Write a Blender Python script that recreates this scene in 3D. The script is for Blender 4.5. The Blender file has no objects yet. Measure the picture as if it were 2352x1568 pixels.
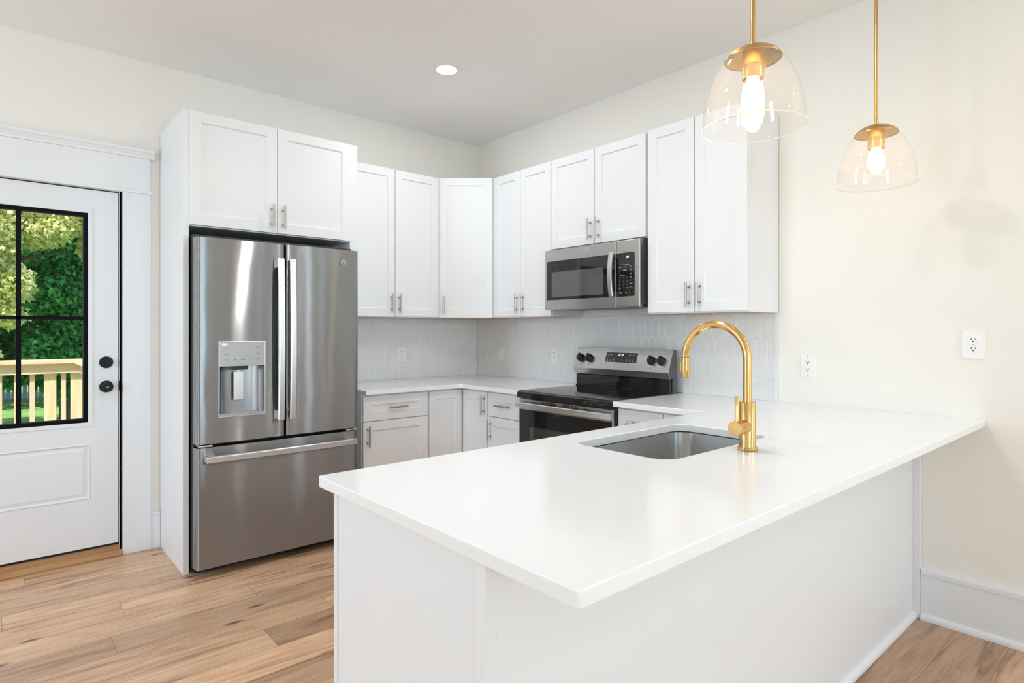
import bpy, bmesh, math, random
import numpy as np
from mathutils import Matrix, Vector

random.seed(7)
SC = bpy.context.scene
COL = SC.collection
PI = math.pi

# ------------------------------------------------------------------ camera
F_PX, CX, CY = 1370.2, 1161.4, 758.65
cam_d = bpy.data.cameras.new('camera')
cam = bpy.data.objects.new('camera', cam_d)
COL.objects.link(cam)
cam.location = (-3.1784, -4.0638, 1.2923)
cam.rotation_euler = (PI / 2, 0, -0.711)
cam_d.sensor_width = 36
cam_d.lens = F_PX / 2352 * 36
cam_d.shift_x = (1176 - CX) / 2352
cam_d.shift_y = -(784 - CY) / 2352
cam_d.clip_start = 0.05
SC.camera = cam

# ------------------------------------------------------------------ colour management
SC.view_settings.view_transform = 'Standard'
SC.view_settings.look = 'None'
SC.view_settings.gamma = 1.0
SC.view_settings.use_curve_mapping = False
SC.view_settings.exposure = 0.12
SC.cycles.use_denoising = True
SC.cycles.caustics_reflective = False
SC.cycles.caustics_refractive = False
SC.cycles.sample_clamp_indirect = 25.0
SC.cycles.max_bounces = 10
SC.cycles.diffuse_bounces = 6
SC.cycles.transparent_max_bounces = 16

# ------------------------------------------------------------------ sky and sun
W = bpy.data.worlds.new('sky')
SC.world = W
W.use_nodes = True
wn = W.node_tree.nodes
sky = wn.new('ShaderNodeTexSky')
sky.sky_type = 'NISHITA'
sky.sun_disc = False
sky.sun_elevation = math.radians(52)
sky.sun_rotation = math.radians(227)
wn['Background'].inputs[1].default_value = 0.30
W.node_tree.links.new(sky.outputs[0], wn['Background'].inputs[0])

sun_d = bpy.data.lights.new('sun', 'SUN')
sun_d.energy = 6.0
sun_d.angle = 0.01
sun_d.color = (1, 0.96, 0.88)
sun = bpy.data.objects.new('sun', sun_d)
COL.objects.link(sun)
sun.location = (-8, -8, 14)
sun.rotation_euler = Vector((0.45, 0.42, -0.75)).to_track_quat('-Z', 'Y').to_euler()

# area lamps standing in for daylight at the unseen windows: (centre, facing, width, height, watts)
DAY = {'rear': (0.60, 0.85, 1.0), 'left': (0.62, 0.81, 1.0), 'right': (0.84, 0.93, 1.0)}
ROOM_X0, ROOM_Y0, CEIL = -6.6, -8.2, 2.8793
WINDOWS = {  # wall: list of (centre along the wall, width, sill, head, watts)
    'rear': [(-1.2, 0.9, 0.75, 2.35, 35), (-4.1, 0.95, 0.75, 2.35, 35), (-5.4, 0.95, 0.75, 2.35, 35)],
    'left': [(-1.4, 0.95, 0.75, 2.35, 70)],  # unseen opening added to light the kitchen from the left
    'right': [(-4.62, 0.24, 0.06, 2.5, 2), (-5.27, 0.34, 0.06, 2.5, 9), (-6.6, 0.34, 0.06, 2.5, 3), (-7.48, 0.40, 0.06, 2.5, 10)],  # unseen slits added to put bright streaks on the refrigerator
}
for wname, lst in WINDOWS.items():
    for c, w, z0, z1, watts in lst:
        ld = bpy.data.lights.new('daylight_' + wname, 'AREA')
        ld.shape = 'RECTANGLE'
        ld.size, ld.size_y = w - 0.05, z1 - z0 - 0.08
        ld.energy = watts
        ld.color = DAY[wname]
        lo = bpy.data.objects.new('daylight_' + wname, ld)
        COL.objects.link(lo)
        zc = (z0 + z1) / 2
        if wname == 'rear':
            lo.location = (c, ROOM_Y0 - 0.10, zc); d = Vector((0, 1, 0))
        elif wname == 'left':
            lo.location = (ROOM_X0 - 0.10, c, zc); d = Vector((1, 0, 0))
        else:
            lo.location = (0.034, c, zc); d = Vector((-1, 0, 0))
        lo.rotation_euler = d.to_track_quat('-Z', 'Y').to_euler()

CAN_WATTS = 8.0
CAN_COLOR = (0.96, 0.98, 1.0)
BULB_STRENGTH = 13.0

# ------------------------------------------------------------------ materials
def new_mat(name):
    m = bpy.data.materials.new(name)
    m.use_nodes = True
    return m, m.node_tree.nodes, m.node_tree.links, m.node_tree.nodes['Principled BSDF']

def sock(n, name):
    return n.inputs[name]

def plain(name, col, rough=0.5, metal=0.0, noise=0.0, nscale=6.0, bump=0.0, bscale=200.0, spec=0.5, coat=0.0):
    m, N, L, b = new_mat(name)
    b.inputs['Base Color'].default_value = (*col, 1)
    b.inputs['Roughness'].default_value = rough
    b.inputs['Metallic'].default_value = metal
    b.inputs['Specular IOR Level'].default_value = spec
    b.inputs['Coat Weight'].default_value = coat
    tc = N.new('ShaderNodeTexCoord')
    nz = N.new('ShaderNodeTexNoise')
    nz.inputs['Scale'].default_value = nscale
    nz.inputs['Detail'].default_value = 3
    L.new(tc.outputs['Object'], nz.inputs['Vector'])
    mx = N.new('ShaderNodeMix'); mx.data_type = 'RGBA'
    mx.inputs['A'].default_value = (*[c * (1 - noise) for c in col], 1)
    mx.inputs['B'].default_value = (*[min(1, c * (1 + noise)) for c in col], 1)
    L.new(nz.outputs['Fac'], mx.inputs['Factor'])
    L.new(mx.outputs['Result'], b.inputs['Base Color'])
    if bump > 0:
        n2 = N.new('ShaderNodeTexNoise'); n2.inputs['Scale'].default_value = bscale
        L.new(tc.outputs['Object'], n2.inputs['Vector'])
        bp = N.new('ShaderNodeBump'); bp.inputs['Strength'].default_value = bump
        bp.inputs['Distance'].default_value = 0.001
        L.new(n2.outputs['Fac'], bp.inputs['Height'])
        L.new(bp.outputs['Normal'], b.inputs['Normal'])
    return m

def emit(name, col, strength):
    m, N, L, b = new_mat(name)
    b.inputs['Base Color'].default_value = (*col, 1)
    b.inputs['Emission Color'].default_value = (*col, 1)
    b.inputs['Emission Strength'].default_value = strength
    return m

def brushed(name, col, rough, wave=0.0, tilt=0.0, aniso=0.75, vertical_streaks=True, wscale=(1.6, 1.6, 2.6), line=0.05):
    """Brushed metal: the brushing runs sideways, so reflections stretch up and down."""
    m, N, L, b = new_mat(name)
    b.inputs['Metallic'].default_value = 1.0
    b.inputs['Roughness'].default_value = rough
    b.inputs['Anisotropic'].default_value = aniso
    b.inputs['Anisotropic Rotation'].default_value = 0.25 if vertical_streaks else 0.0
    tg = N.new('ShaderNodeTangent'); tg.direction_type = 'RADIAL'; tg.axis = 'Z'
    L.new(tg.outputs[0], b.inputs['Tangent'])
    tc = N.new('ShaderNodeTexCoord')
    mp = N.new('ShaderNodeMapping'); mp.inputs['Scale'].default_value = (4, 4, 900)
    L.new(tc.outputs['Object'], mp.inputs['Vector'])
    nz = N.new('ShaderNodeTexNoise'); nz.inputs['Scale'].default_value = 1.0; nz.inputs['Detail'].default_value = 2
    L.new(mp.outputs[0], nz.inputs['Vector'])
    mx = N.new('ShaderNodeMix'); mx.data_type = 'RGBA'
    mx.inputs['A'].default_value = (*[c * (1 - line) for c in col], 1)
    mx.inputs['B'].default_value = (*[c * (1 + line) for c in col], 1)
    L.new(nz.outputs['Fac'], mx.inputs['Factor'])
    L.new(mx.outputs['Result'], b.inputs['Base Color'])
    if wave > 0:
        mp2 = N.new('ShaderNodeMapping'); mp2.inputs['Scale'].default_value = wscale
        L.new(tc.outputs['Object'], mp2.inputs['Vector'])
        n2 = N.new('ShaderNodeTexNoise'); n2.inputs['Scale'].default_value = 1.0
        n2.inputs['Detail'].default_value = 1.0
        L.new(mp2.outputs[0], n2.inputs['Vector'])
        bp = N.new('ShaderNodeBump'); bp.inputs['Strength'].default_value = 1.0
        bp.inputs['Distance'].default_value = wave
        L.new(n2.outputs['Fac'], bp.inputs['Height'])
        L.new(bp.outputs['Normal'], b.inputs['Normal'])
    if tilt > 0:
        # every brushing line leans its own way up or down, as fine sideways scratches do
        sp = N.new('ShaderNodeSeparateXYZ'); L.new(tc.outputs['Object'], sp.inputs[0])
        ml = N.new('ShaderNodeMath'); ml.operation = 'MULTIPLY'; ml.inputs[1].default_value = 9000
        L.new(sp.outputs['Z'], ml.inputs[0])
        wh = N.new('ShaderNodeTexWhiteNoise'); wh.noise_dimensions = '1D'; L.new(ml.outputs[0], wh.inputs['W'])
        m2 = N.new('ShaderNodeMath'); m2.operation = 'MULTIPLY_ADD'; m2.inputs[1].default_value = tilt; m2.inputs[2].default_value = -tilt / 2
        L.new(wh.outputs['Value'], m2.inputs[0])
        cz = N.new('ShaderNodeCombineXYZ'); L.new(m2.outputs[0], cz.inputs[2])
        ad = N.new('ShaderNodeVectorMath'); ad.operation = 'ADD'
        if wave > 0: L.new(bp.outputs['Normal'], ad.inputs[0])
        else:
            ge = N.new('ShaderNodeNewGeometry'); L.new(ge.outputs['Normal'], ad.inputs[0])
        L.new(cz.outputs[0], ad.inputs[1])
        nm = N.new('ShaderNodeVectorMath'); nm.operation = 'NORMALIZE'; L.new(ad.outputs[0], nm.inputs[0])
        L.new(nm.outputs[0], b.inputs['Normal'])
    return m

def thin_glass(name, tint, haze=0.0, haze_col=(1, 1, 1), refl=1.0):
    m = bpy.data.materials.new(name); m.use_nodes = True
    N, L = m.node_tree.nodes, m.node_tree.links
    N.clear()
    out = N.new('ShaderNodeOutputMaterial')
    tr = N.new('ShaderNodeBsdfTransparent'); tr.inputs[0].default_value = (*tint, 1)
    gl = N.new('ShaderNodeBsdfGlossy'); gl.inputs['Roughness'].default_value = 0.01
    fr = N.new('ShaderNodeLayerWeight'); fr.inputs[0].default_value = 0.5
    pw = N.new('ShaderNodeMath'); pw.operation = 'POWER'; pw.inputs[1].default_value = 4.0
    L.new(fr.outputs['Facing'], pw.inputs[0])
    mu = N.new('ShaderNodeMath'); mu.operation = 'MULTIPLY_ADD'; mu.inputs[1].default_value = 0.6 * refl; mu.inputs[2].default_value = 0.05 * refl
    L.new(pw.outputs[0], mu.inputs[0])
    mix = N.new('ShaderNodeMixShader')
    L.new(mu.outputs[0], mix.inputs[0]); L.new(gl.outputs[0], mix.inputs[2])
    if haze > 0:
        df = N.new('ShaderNodeBsdfTranslucent'); df.inputs[0].default_value = (*haze_col, 1)
        m2 = N.new('ShaderNodeMixShader'); m2.inputs[0].default_value = haze
        L.new(tr.outputs[0], m2.inputs[1]); L.new(df.outputs[0], m2.inputs[2])
        L.new(m2.outputs[0], mix.inputs[1])
    else:
        L.new(tr.outputs[0], mix.inputs[1])
    L.new(mix.outputs[0], out.inputs[0])
    return m

def wood_floor():
    m, N, L, b = new_mat('oak_planks')
    b.inputs['Roughness'].default_value = 0.33
    b.inputs['Specular IOR Level'].default_value = 0.6
    tc = N.new('ShaderNodeTexCoord')
    sp = N.new('ShaderNodeSeparateXYZ'); L.new(tc.outputs['Object'], sp.inputs[0])
    def M(op, a, bb=None, c=None):
        n = N.new('ShaderNodeMath'); n.operation = op
        for i, v in enumerate((a, bb, c)):
            if v is None: continue
            if isinstance(v, (int, float)): n.inputs[i].default_value = v
            else: L.new(v, n.inputs[i])
        return n.outputs[0]
    PW, PL, PLANK_SEED = 0.178, 1.25, 294.0  # seed picked so dark planks imitate the dimmer floor at right
    yr = M('DIVIDE', M('ADD', sp.outputs['Y'], 50 * PW + 0.002), PW)
    row = M('FLOOR', yr); fy = M('FRACT', yr)
    w1 = N.new('ShaderNodeTexWhiteNoise'); w1.noise_dimensions = '1D'; L.new(M('ADD', row, PLANK_SEED), w1.inputs['W'])
    xr = M('ADD', M('DIVIDE', sp.outputs['X'], PL), M('MULTIPLY', w1.outputs['Value'], 17.3))
    colm = M('FLOOR', xr); fx = M('FRACT', xr)
    cb = N.new('ShaderNodeCombineXYZ'); L.new(M('ADD', row, PLANK_SEED), cb.inputs[0]); L.new(colm, cb.inputs[1])
    w2 = N.new('ShaderNodeTexWhiteNoise'); w2.noise_dimensions = '2D'; L.new(cb.outputs[0], w2.inputs['Vector'])
    seed = w2.outputs['Value']
    # grain coordinates, shifted for every plank
    off = M('MULTIPLY', seed, 37.0)
    gx = M('ADD', M('MULTIPLY', sp.outputs['X'], 1.1), off)
    gy = M('ADD', M('MULTIPLY', sp.outputs['Y'], 9.5), off)
    gv = N.new('ShaderNodeCombineXYZ'); L.new(gx, gv.inputs[0]); L.new(gy, gv.inputs[1]); L.new(off, gv.inputs[2])
    n1 = N.new('ShaderNodeTexNoise'); n1.inputs['Scale'].default_value = 1.5; n1.inputs['Detail'].default_value = 6
    n1.inputs['Distortion'].default_value = 1.3; n1.inputs['Roughness'].default_value = 0.62
    L.new(gv.outputs[0], n1.inputs['Vector'])
    fv = N.new('ShaderNodeCombineXYZ'); L.new(M('MULTIPLY', gx, 2.5), fv.inputs[0]); L.new(M('MULTIPLY', gy, 7.0), fv.inputs[1])
    n2 = N.new('ShaderNodeTexNoise'); n2.inputs['Scale'].default_value = 2.0; n2.inputs['Detail'].default_value = 3
    L.new(fv.outputs[0], n2.inputs['Vector'])
    rmp = N.new('ShaderNodeValToRGB')
    e = rmp.color_ramp.elements
    e[0].position, e[0].color = 0.33, (0.40, 0.22, 0.125, 1)
    e[1].position, e[1].color = 0.68, (0.82, 0.565, 0.375, 1)
    ee = rmp.color_ramp.elements.new(0.47); ee.color = (0.66, 0.415, 0.25, 1)
    L.new(n1.outputs['Fac'], rmp.inputs[0])
    tone = N.new('ShaderNodeValToRGB')
    t = tone.color_ramp.elements
    t[0].position, t[0].color = 0.0, (0.62, 0.59, 0.57, 1)
    t[1].position, t[1].color = 1.0, (1.15, 1.13, 1.10, 1)
    tt = tone.color_ramp.elements.new(0.5); tt.color = (0.98, 0.97, 0.95, 1)
    L.new(seed, tone.inputs[0])
    mx = N.new('ShaderNodeMix'); mx.data_type = 'RGBA'; mx.blend_type = 'MULTIPLY'; mx.inputs['Factor'].default_value = 1
    L.new(rmp.outputs[0], mx.inputs['A']); L.new(tone.outputs[0], mx.inputs['B'])
    fg = N.new('ShaderNodeMix'); fg.data_type = 'RGBA'; fg.blend_type = 'MULTIPLY'
    L.new(M('MULTIPLY', M('SUBTRACT', 0.62, n2.outputs['Fac']), 1.5), fg.inputs['Factor'])
    L.new(mx.outputs['Result'], fg.inputs['A']); fg.inputs['B'].default_value = (0.62, 0.5, 0.42, 1)
    # knots: a few dark ovals
    kv = N.new('ShaderNodeCombineXYZ'); L.new(M('MULTIPLY', sp.outputs['X'], 1.35), kv.inputs[0]); L.new(M('MULTIPLY', sp.outputs['Y'], 4.2), kv.inputs[1])
    vo = N.new('ShaderNodeTexVoronoi'); vo.inputs['Scale'].default_value = 1.0; vo.inputs['Randomness'].default_value = 1.0
    vo.voronoi_dimensions = '2D'
    L.new(kv.outputs[0], vo.inputs['Vector'])
    kn = N.new('ShaderNodeMapRange'); kn.inputs['From Min'].default_value = 0.018; kn.inputs['From Max'].default_value = 0.07
    kn.inputs['To Min'].default_value = 1; kn.inputs['To Max'].default_value = 0
    L.new(vo.outputs['Distance'], kn.inputs['Value'])
    ks = N.new('ShaderNodeSeparateColor'); L.new(vo.outputs['Color'], ks.inputs[0])
    kfac = M('MULTIPLY', kn.outputs['Result'], M('GREATER_THAN', ks.outputs[0], 0.45))
    kmx = N.new('ShaderNodeMix'); kmx.data_type = 'RGBA'
    L.new(M('MULTIPLY', kfac, 0.9), kmx.inputs['Factor']); L.new(fg.outputs['Result'], kmx.inputs['A'])
    kmx.inputs['B'].default_value = (0.05, 0.028, 0.018, 1)
    # seams
    ey = M('MINIMUM', fy, M('SUBTRACT', 1.0, fy)); ex = M('MINIMUM', fx, M('SUBTRACT', 1.0, fx))
    sy = M('LESS_THAN', ey, 0.0075); sx = M('LESS_THAN', ex, 0.0011)
    seam = M('MAXIMUM', sy, sx)
    smx = N.new('ShaderNodeMix'); smx.data_type = 'RGBA'
    L.new(M('MULTIPLY', seam, 0.55), smx.inputs['Factor']); L.new(kmx.outputs['Result'], smx.inputs['A'])
    smx.inputs['B'].default_value = (0.16, 0.08, 0.04, 1)
    L.new(smx.outputs['Result'], b.inputs['Base Color'])
    bp = N.new('ShaderNodeBump'); bp.inputs['Strength'].default_value = 0.25; bp.inputs['Distance'].default_value = 0.002
    L.new(M('SUBTRACT', n2.outputs['Fac'], M('MULTIPLY', seam, 2.0)), bp.inputs['Height'])
    L.new(bp.outputs['Normal'], b.inputs['Normal'])
    return m

def lumber(name, c0, c1, axis=(1, 14, 14)):
    m, N, L, b = new_mat(name)
    b.inputs['Roughness'].default_value = 0.6
    tc = N.new('ShaderNodeTexCoord')
    mp = N.new('ShaderNodeMapping'); mp.inputs['Scale'].default_value = axis
    L.new(tc.outputs['Object'], mp.inputs[0])
    nz = N.new('ShaderNodeTexNoise'); nz.inputs['Scale'].default_value = 2.0; nz.inputs['Detail'].default_value = 5
    nz.inputs['Distortion'].default_value = 1.0
    L.new(mp.outputs[0], nz.inputs['Vector'])
    r = N.new('ShaderNodeValToRGB')
    r.color_ramp.elements[0].position = 0.3; r.color_ramp.elements[0].color = (*c0, 1)
    r.color_ramp.elements[1].position = 0.7; r.color_ramp.elements[1].color = (*c1, 1)
    L.new(nz.outputs['Fac'], r.inputs[0]); L.new(r.outputs[0], b.inputs['Base Color'])
    return m

def leaf_mat(name, c0, c1, scale=1.2):
    m, N, L, b = new_mat(name)
    b.inputs['Roughness'].default_value = 0.5
    b.inputs['Specular IOR Level'].default_value = 0.3
    g = N.new('ShaderNodeNewGeometry')
    r = N.new('ShaderNodeValToRGB')
    r.color_ramp.elements[0].color = (*c0, 1); r.color_ramp.elements[1].color = (*c1, 1)
    L.new(g.outputs['Random Per Island'], r.inputs[0]); L.new(r.outputs[0], b.inputs['Base Color'])
    tl = N.new('ShaderNodeBsdfTranslucent'); L.new(r.outputs[0], tl.inputs[0])
    mx = N.new('ShaderNodeMixShader'); mx.inputs[0].default_value = 0.45
    L.new(b.outputs[0], mx.inputs[1]); L.new(tl.outputs[0], mx.inputs[2])
    L.new(mx.outputs[0], N['Material Output'].inputs[0])
    return m

M_WALL = plain('cream_wall_paint', (0.875, 0.84, 0.785), 0.85, noise=0.008, nscale=3, bump=0.05, bscale=350, spec=0.2)
M_CEIL = plain('ceiling_paint', (0.90, 0.885, 0.86), 0.9, noise=0.006, bump=0.04, bscale=300, spec=0.2)
M_CAB = plain('white_cabinet_paint', (0.825, 0.83, 0.842), 0.40, noise=0.006, nscale=4, spec=0.4)
M_TRIM = plain('white_trim_paint', (0.82, 0.832, 0.85), 0.42, noise=0.006, nscale=4, spec=0.4)
M_DOOR = plain('white_door_paint', (0.79, 0.805, 0.83), 0.42, noise=0.006, nscale=4, spec=0.4)
M_UNDER = plain('maple_underside', (0.52, 0.36, 0.24), 0.55, noise=0.08, nscale=8)
M_QUARTZ = plain('white_quartz', (0.875, 0.883, 0.89), 0.14, noise=0.012, nscale=60, spec=0.5)
M_TILE = plain('glazed_tile', (0.79, 0.785, 0.78), 0.13, noise=0.05, nscale=9, spec=0.55)
M_GROUT = plain('white_grout', (0.95, 0.945, 0.94), 0.8, noise=0.02, nscale=40)
M_FLOOR = wood_floor()
M_OAKTRIM = lumber('oak_threshold', (0.36, 0.18, 0.075), (0.5, 0.28, 0.13))
M_STEEL = brushed('brushed_stainless', (0.315, 0.325, 0.34), 0.13, wave=0.004, tilt=0.66, wscale=(1.3, 1.3, 3.0), aniso=1.0)
M_STEEL2 = brushed('appliance_stainless', (0.56, 0.55, 0.535), 0.27, wave=0.0)
M_HANDLE = brushed('satin_handle_steel', (0.72, 0.72, 0.72), 0.3, aniso=0.4)
M_SINK = brushed('sink_steel', (0.60, 0.60, 0.595), 0.3, aniso=0.6)
M_NICKEL = brushed('brushed_nickel', (0.50, 0.455, 0.41), 0.3, aniso=0.3)
M_POST = plain('dark_nickel', (0.22, 0.21, 0.2), 0.3, metal=1)
M_GOLD = brushed('brushed_gold', (0.72, 0.47, 0.185), 0.2, aniso=0.6, line=0.10)
M_GOLDD = brushed('satin_brass', (0.60, 0.40, 0.15), 0.3, aniso=0.3)
M_DGREY = plain('dark_grey_enamel', (0.09, 0.09, 0.095), 0.4, noise=0.02)
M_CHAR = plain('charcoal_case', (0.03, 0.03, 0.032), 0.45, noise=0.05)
M_BLACK = plain('black_plastic', (0.012, 0.012, 0.013), 0.35, noise=0.05)
M_BGLASS = plain('black_glass', (0.012, 0.012, 0.013), 0.035, noise=0.02, spec=0.6)
M_WGLASS = plain('oven_window_glass', (0.05, 0.05, 0.05), 0.05, noise=0.02, spec=0.9)
M_GAP = plain('shadow_gasket', (0.008, 0.008, 0.009), 0.6)  # near-black fill for door seals, gaps and vent slots
M_MATTEBLK = plain('matte_black_metal', (0.008, 0.008, 0.0085), 0.4, noise=0.05, spec=0.25)
M_FRAME = plain('black_sash_paint', (0.004, 0.004, 0.0045), 0.5, spec=0.08)
M_PANELGREY = plain('silver_grey_plastic', (0.42, 0.42, 0.425), 0.3, noise=0.01, metal=0.3)
M_MARK = plain('grey_print', (0.12, 0.12, 0.125), 0.5)
M_WMARK = plain('white_print', (0.42, 0.42, 0.43), 0.5)
M_STICKER = plain('white_sticker', (0.9, 0.9, 0.9), 0.5)
M_LED = emit('white_led', (0.75, 0.9, 1.0), 0.9)
M_BLUE = emit('blue_led', (0.05, 0.25, 1.0), 1.0)
M_PLATE = plain('white_plastic', (0.86, 0.85, 0.83), 0.3, noise=0.004)
M_SLOT = plain('slot_black', (0.03, 0.03, 0.03), 0.6)
M_GLASS = thin_glass('window_glass', (0.97, 0.985, 0.985), refl=0.12)
M_SHADE = thin_glass('shade_glass', (1.0, 0.985, 0.965), haze=0.10, haze_col=(1, 0.93, 0.86), refl=1.0)  # peach haze put in for the bulb's glow in the glass
M_RIM = thin_glass('shade_rim', (1.0, 0.98, 0.95), haze=0.75, haze_col=(1, 0.97, 0.92), refl=1.0)  # milky white mix paints the bright highlight along the glass rim
M_BULB = emit('warm_bulb', (1.0, 0.84, 0.60), BULB_STRENGTH)
M_LENS = emit('light_lens', (1.0, 0.95, 0.88), 9.0)
M_PINE = lumber('treated_pine', (0.58, 0.47, 0.27), (0.72, 0.62, 0.40))
M_PINEV = lumber('treated_pine_upright', (0.58, 0.47, 0.27), (0.72, 0.62, 0.40), axis=(14, 14, 1))
M_BALUST = lumber('baluster_wood', (0.62, 0.42, 0.26), (0.76, 0.56, 0.38), axis=(14, 14, 1))
M_BARK = plain('bark', (0.10, 0.075, 0.06), 0.9, noise=0.3, nscale=12)
M_LEAFY = leaf_mat('yellow_green_leaves', (0.52, 0.58, 0.15), (0.98, 0.92, 0.58))
M_LEAFG = leaf_mat('deep_green_leaves', (0.02, 0.18, 0.06), (0.16, 0.55, 0.16))
M_LEAFB = leaf_mat('blue_green_leaves', (0.015, 0.10, 0.06), (0.09, 0.30, 0.14))
M_GRASS = plain('lawn_grass', (0.20, 0.36, 0.09), 0.9, noise=0.45, nscale=2.5)
M_ROCK = plain('grey_rock', (0.40, 0.41, 0.43), 0.9, noise=0.25, nscale=6)
M_FENCE = plain('pale_blue_fence', (0.36, 0.46, 0.60), 0.7, noise=0.05)

# ------------------------------------------------------------------ mesh helpers
def wloc(o):
    v = Vector((0, 0, 0))
    while o is not None:
        v += o.location; o = o.parent
    return v

def obj(name, bm, m, parent=None, base=None, bevel=0.0, smooth=False, recalc=True, segs=2):
    """Links the bmesh (world coordinates) as one object; base = the origin of a top-level object."""
    if recalc:
        bmesh.ops.recalc_face_normals(bm, faces=bm.faces)
    org = wloc(parent) if parent is not None else Vector(base or (0, 0, 0))
    bmesh.ops.translate(bm, verts=bm.verts, vec=-org)
    me = bpy.data.meshes.new(name)
    bm.to_mesh(me); bm.free()
    me.materials.append(m)
    if smooth:
        for p in me.polygons: p.use_smooth = True
    o = bpy.data.objects.new(name, me)
    COL.objects.link(o)
    if parent is not None: o.parent = parent
    else: o.location = org
    if bevel > 0:
        md = o.modifiers.new('bevel', 'BEVEL'); md.width = bevel; md.segments = segs
        md.limit_method = 'ANGLE'; md.angle_limit = math.radians(40); md.harden_normals = False
    if smooth == 'auto':
        for p in me.polygons: p.use_smooth = True
        try:
            me.set_sharp_from_angle(angle=math.radians(35))
        except Exception:
            pass
    return o

def add_print(o, bm, m):
    """Printed marks become part of the surface that carries them (second material)."""
    bmesh.ops.recalc_face_normals(bm, faces=bm.faces)
    bmesh.ops.translate(bm, verts=bm.verts, vec=-wloc(o))
    o.data.materials.append(m)
    idx = len(o.data.materials) - 1
    for f in bm.faces: f.material_index = idx
    t = bpy.data.meshes.new('t'); bm.to_mesh(t); bm.free()
    full = bmesh.new(); full.from_mesh(o.data); full.from_mesh(t); full.to_mesh(o.data); full.free()
    bpy.data.meshes.remove(t)

def thing(name, label, cat, loc, group=None):
    o = bpy.data.objects.new(name, None)
    COL.objects.link(o)
    o.empty_display_size = 0.1
    o.location = loc
    o['label'] = label; o['category'] = cat
    if group: o['group'] = group
    return o

def tag(o, label, cat, group=None):
    o['label'] = label; o['category'] = cat
    if group: o['group'] = group
    return o

def struct(name, bm, m, **k):
    o = obj(name, bm, m, **k)
    o['kind'] = 'structure'
    return o

def xf(bm, verts, Mx):
    if Mx is not None:
        for v in verts: v.co = Mx @ v.co

def box(bm, x0, x1, y0, y1, z0, z1, Mx=None):
    vs = [bm.verts.new((x, y, z)) for x in (x0, x1) for y in (y0, y1) for z in (z0, z1)]
    for f in ((0, 1, 3, 2), (4, 6, 7, 5), (0, 4, 5, 1), (2, 3, 7, 6), (0, 2, 6, 4), (1, 5, 7, 3)):
        bm.faces.new([vs[i] for i in f])
    xf(bm, vs, Mx)
    return bm

def bx(*a, Mx=None):
    return box(bmesh.new(), *a, Mx=Mx)

def prism(bm, poly, z0, z1, Mx=None):
    """Extrudes a polygon (list of (x, y)) from z0 to z1."""
    a = [bm.verts.new((x, y, z0)) for x, y in poly]
    b = [bm.verts.new((x, y, z1)) for x, y in poly]
    n = len(poly)
    bm.faces.new(a); bm.faces.new(b)
    for i in range(n):
        bm.faces.new((a[i], a[(i + 1) % n], b[(i + 1) % n], b[i]))
    xf(bm, a + b, Mx)
    return bm

def prism_y(bm, poly, y0, y1):
    """Extrudes an (x, z) outline along y."""
    a = [bm.verts.new((x, y0, z)) for x, z in poly]
    b = [bm.verts.new((x, y1, z)) for x, z in poly]
    n = len(poly)
    bm.faces.new(a); bm.faces.new(b)
    for i in range(n):
        bm.faces.new((a[i], a[(i + 1) % n], b[(i + 1) % n], b[i]))
    return bm

def prism_x(bm, poly, x0, x1):
    """Extrudes a (y, z) outline along x."""
    a = [bm.verts.new((x0, y, z)) for y, z in poly]
    b = [bm.verts.new((x1, y, z)) for y, z in poly]
    n = len(poly)
    bm.faces.new(a); bm.faces.new(b)
    for i in range(n):
        bm.faces.new((a[i], a[(i + 1) % n], b[(i + 1) % n], b[i]))
    return bm

def tube(bm, pts, r, seg=16, cap=True, radii=None):
    pts = [Vector(p) for p in pts]
    n = len(pts)
    rings = []
    t0 = (pts[1] - pts[0]).normalized()
    up = Vector((0, 0, 1)) if abs(t0.z) < 0.9 else Vector((1, 0, 0))
    u = t0.cross(up).normalized()
    for i, p in enumerate(pts):
        if i == 0: t = pts[1] - pts[0]
        elif i == n - 1: t = pts[-1] - pts[-2]
        else: t = (pts[i + 1] - pts[i]).normalized() + (pts[i] - pts[i - 1]).normalized()
        t.normalize()
        u = (u - t * u.dot(t)).normalized()
        w = t.cross(u)
        rr = radii[i] if radii else r
        rings.append([bm.verts.new(p + (u * math.cos(2 * PI * k / seg) + w * math.sin(2 * PI * k / seg)) * rr) for k in range(seg)])
    for a, b in zip(rings, rings[1:]):
        for k in range(seg):
            bm.faces.new((a[k], a[(k + 1) % seg], b[(k + 1) % seg], b[k]))
    if cap:
        bm.faces.new(rings[0]); bm.faces.new(rings[-1])
    return bm

def lathe(bm, prof, c, seg=48, Mx=None, close=False):
    """Revolves (r, z) points about the vertical through c; r == 0 makes a pole."""
    rings = []; allv = []
    for r, z in prof:
        if r <= 1e-6:
            v = bm.verts.new((0, 0, z)); rings.append([v]); allv.append(v)
        else:
            rg = [bm.verts.new((r * math.cos(2 * PI * k / seg), r * math.sin(2 * PI * k / seg), z)) for k in range(seg)]
            rings.append(rg); allv += rg
    pairs = list(zip(rings, rings[1:]))
    if close: pairs.append((rings[-1], rings[0]))
    for a, b in pairs:
        for k in range(seg):
            k2 = (k + 1) % seg
            if len(a) == 1 and len(b) == 1: continue
            if len(a) == 1: bm.faces.new((a[0], b[k], b[k2]))
            elif len(b) == 1: bm.faces.new((a[k], a[k2], b[0]))
            else: bm.faces.new((a[k], a[k2], b[k2], b[k]))
    T = Matrix.Translation(Vector(c))
    xf(bm, allv, T @ Mx if Mx is not None else T)
    return bm

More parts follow.
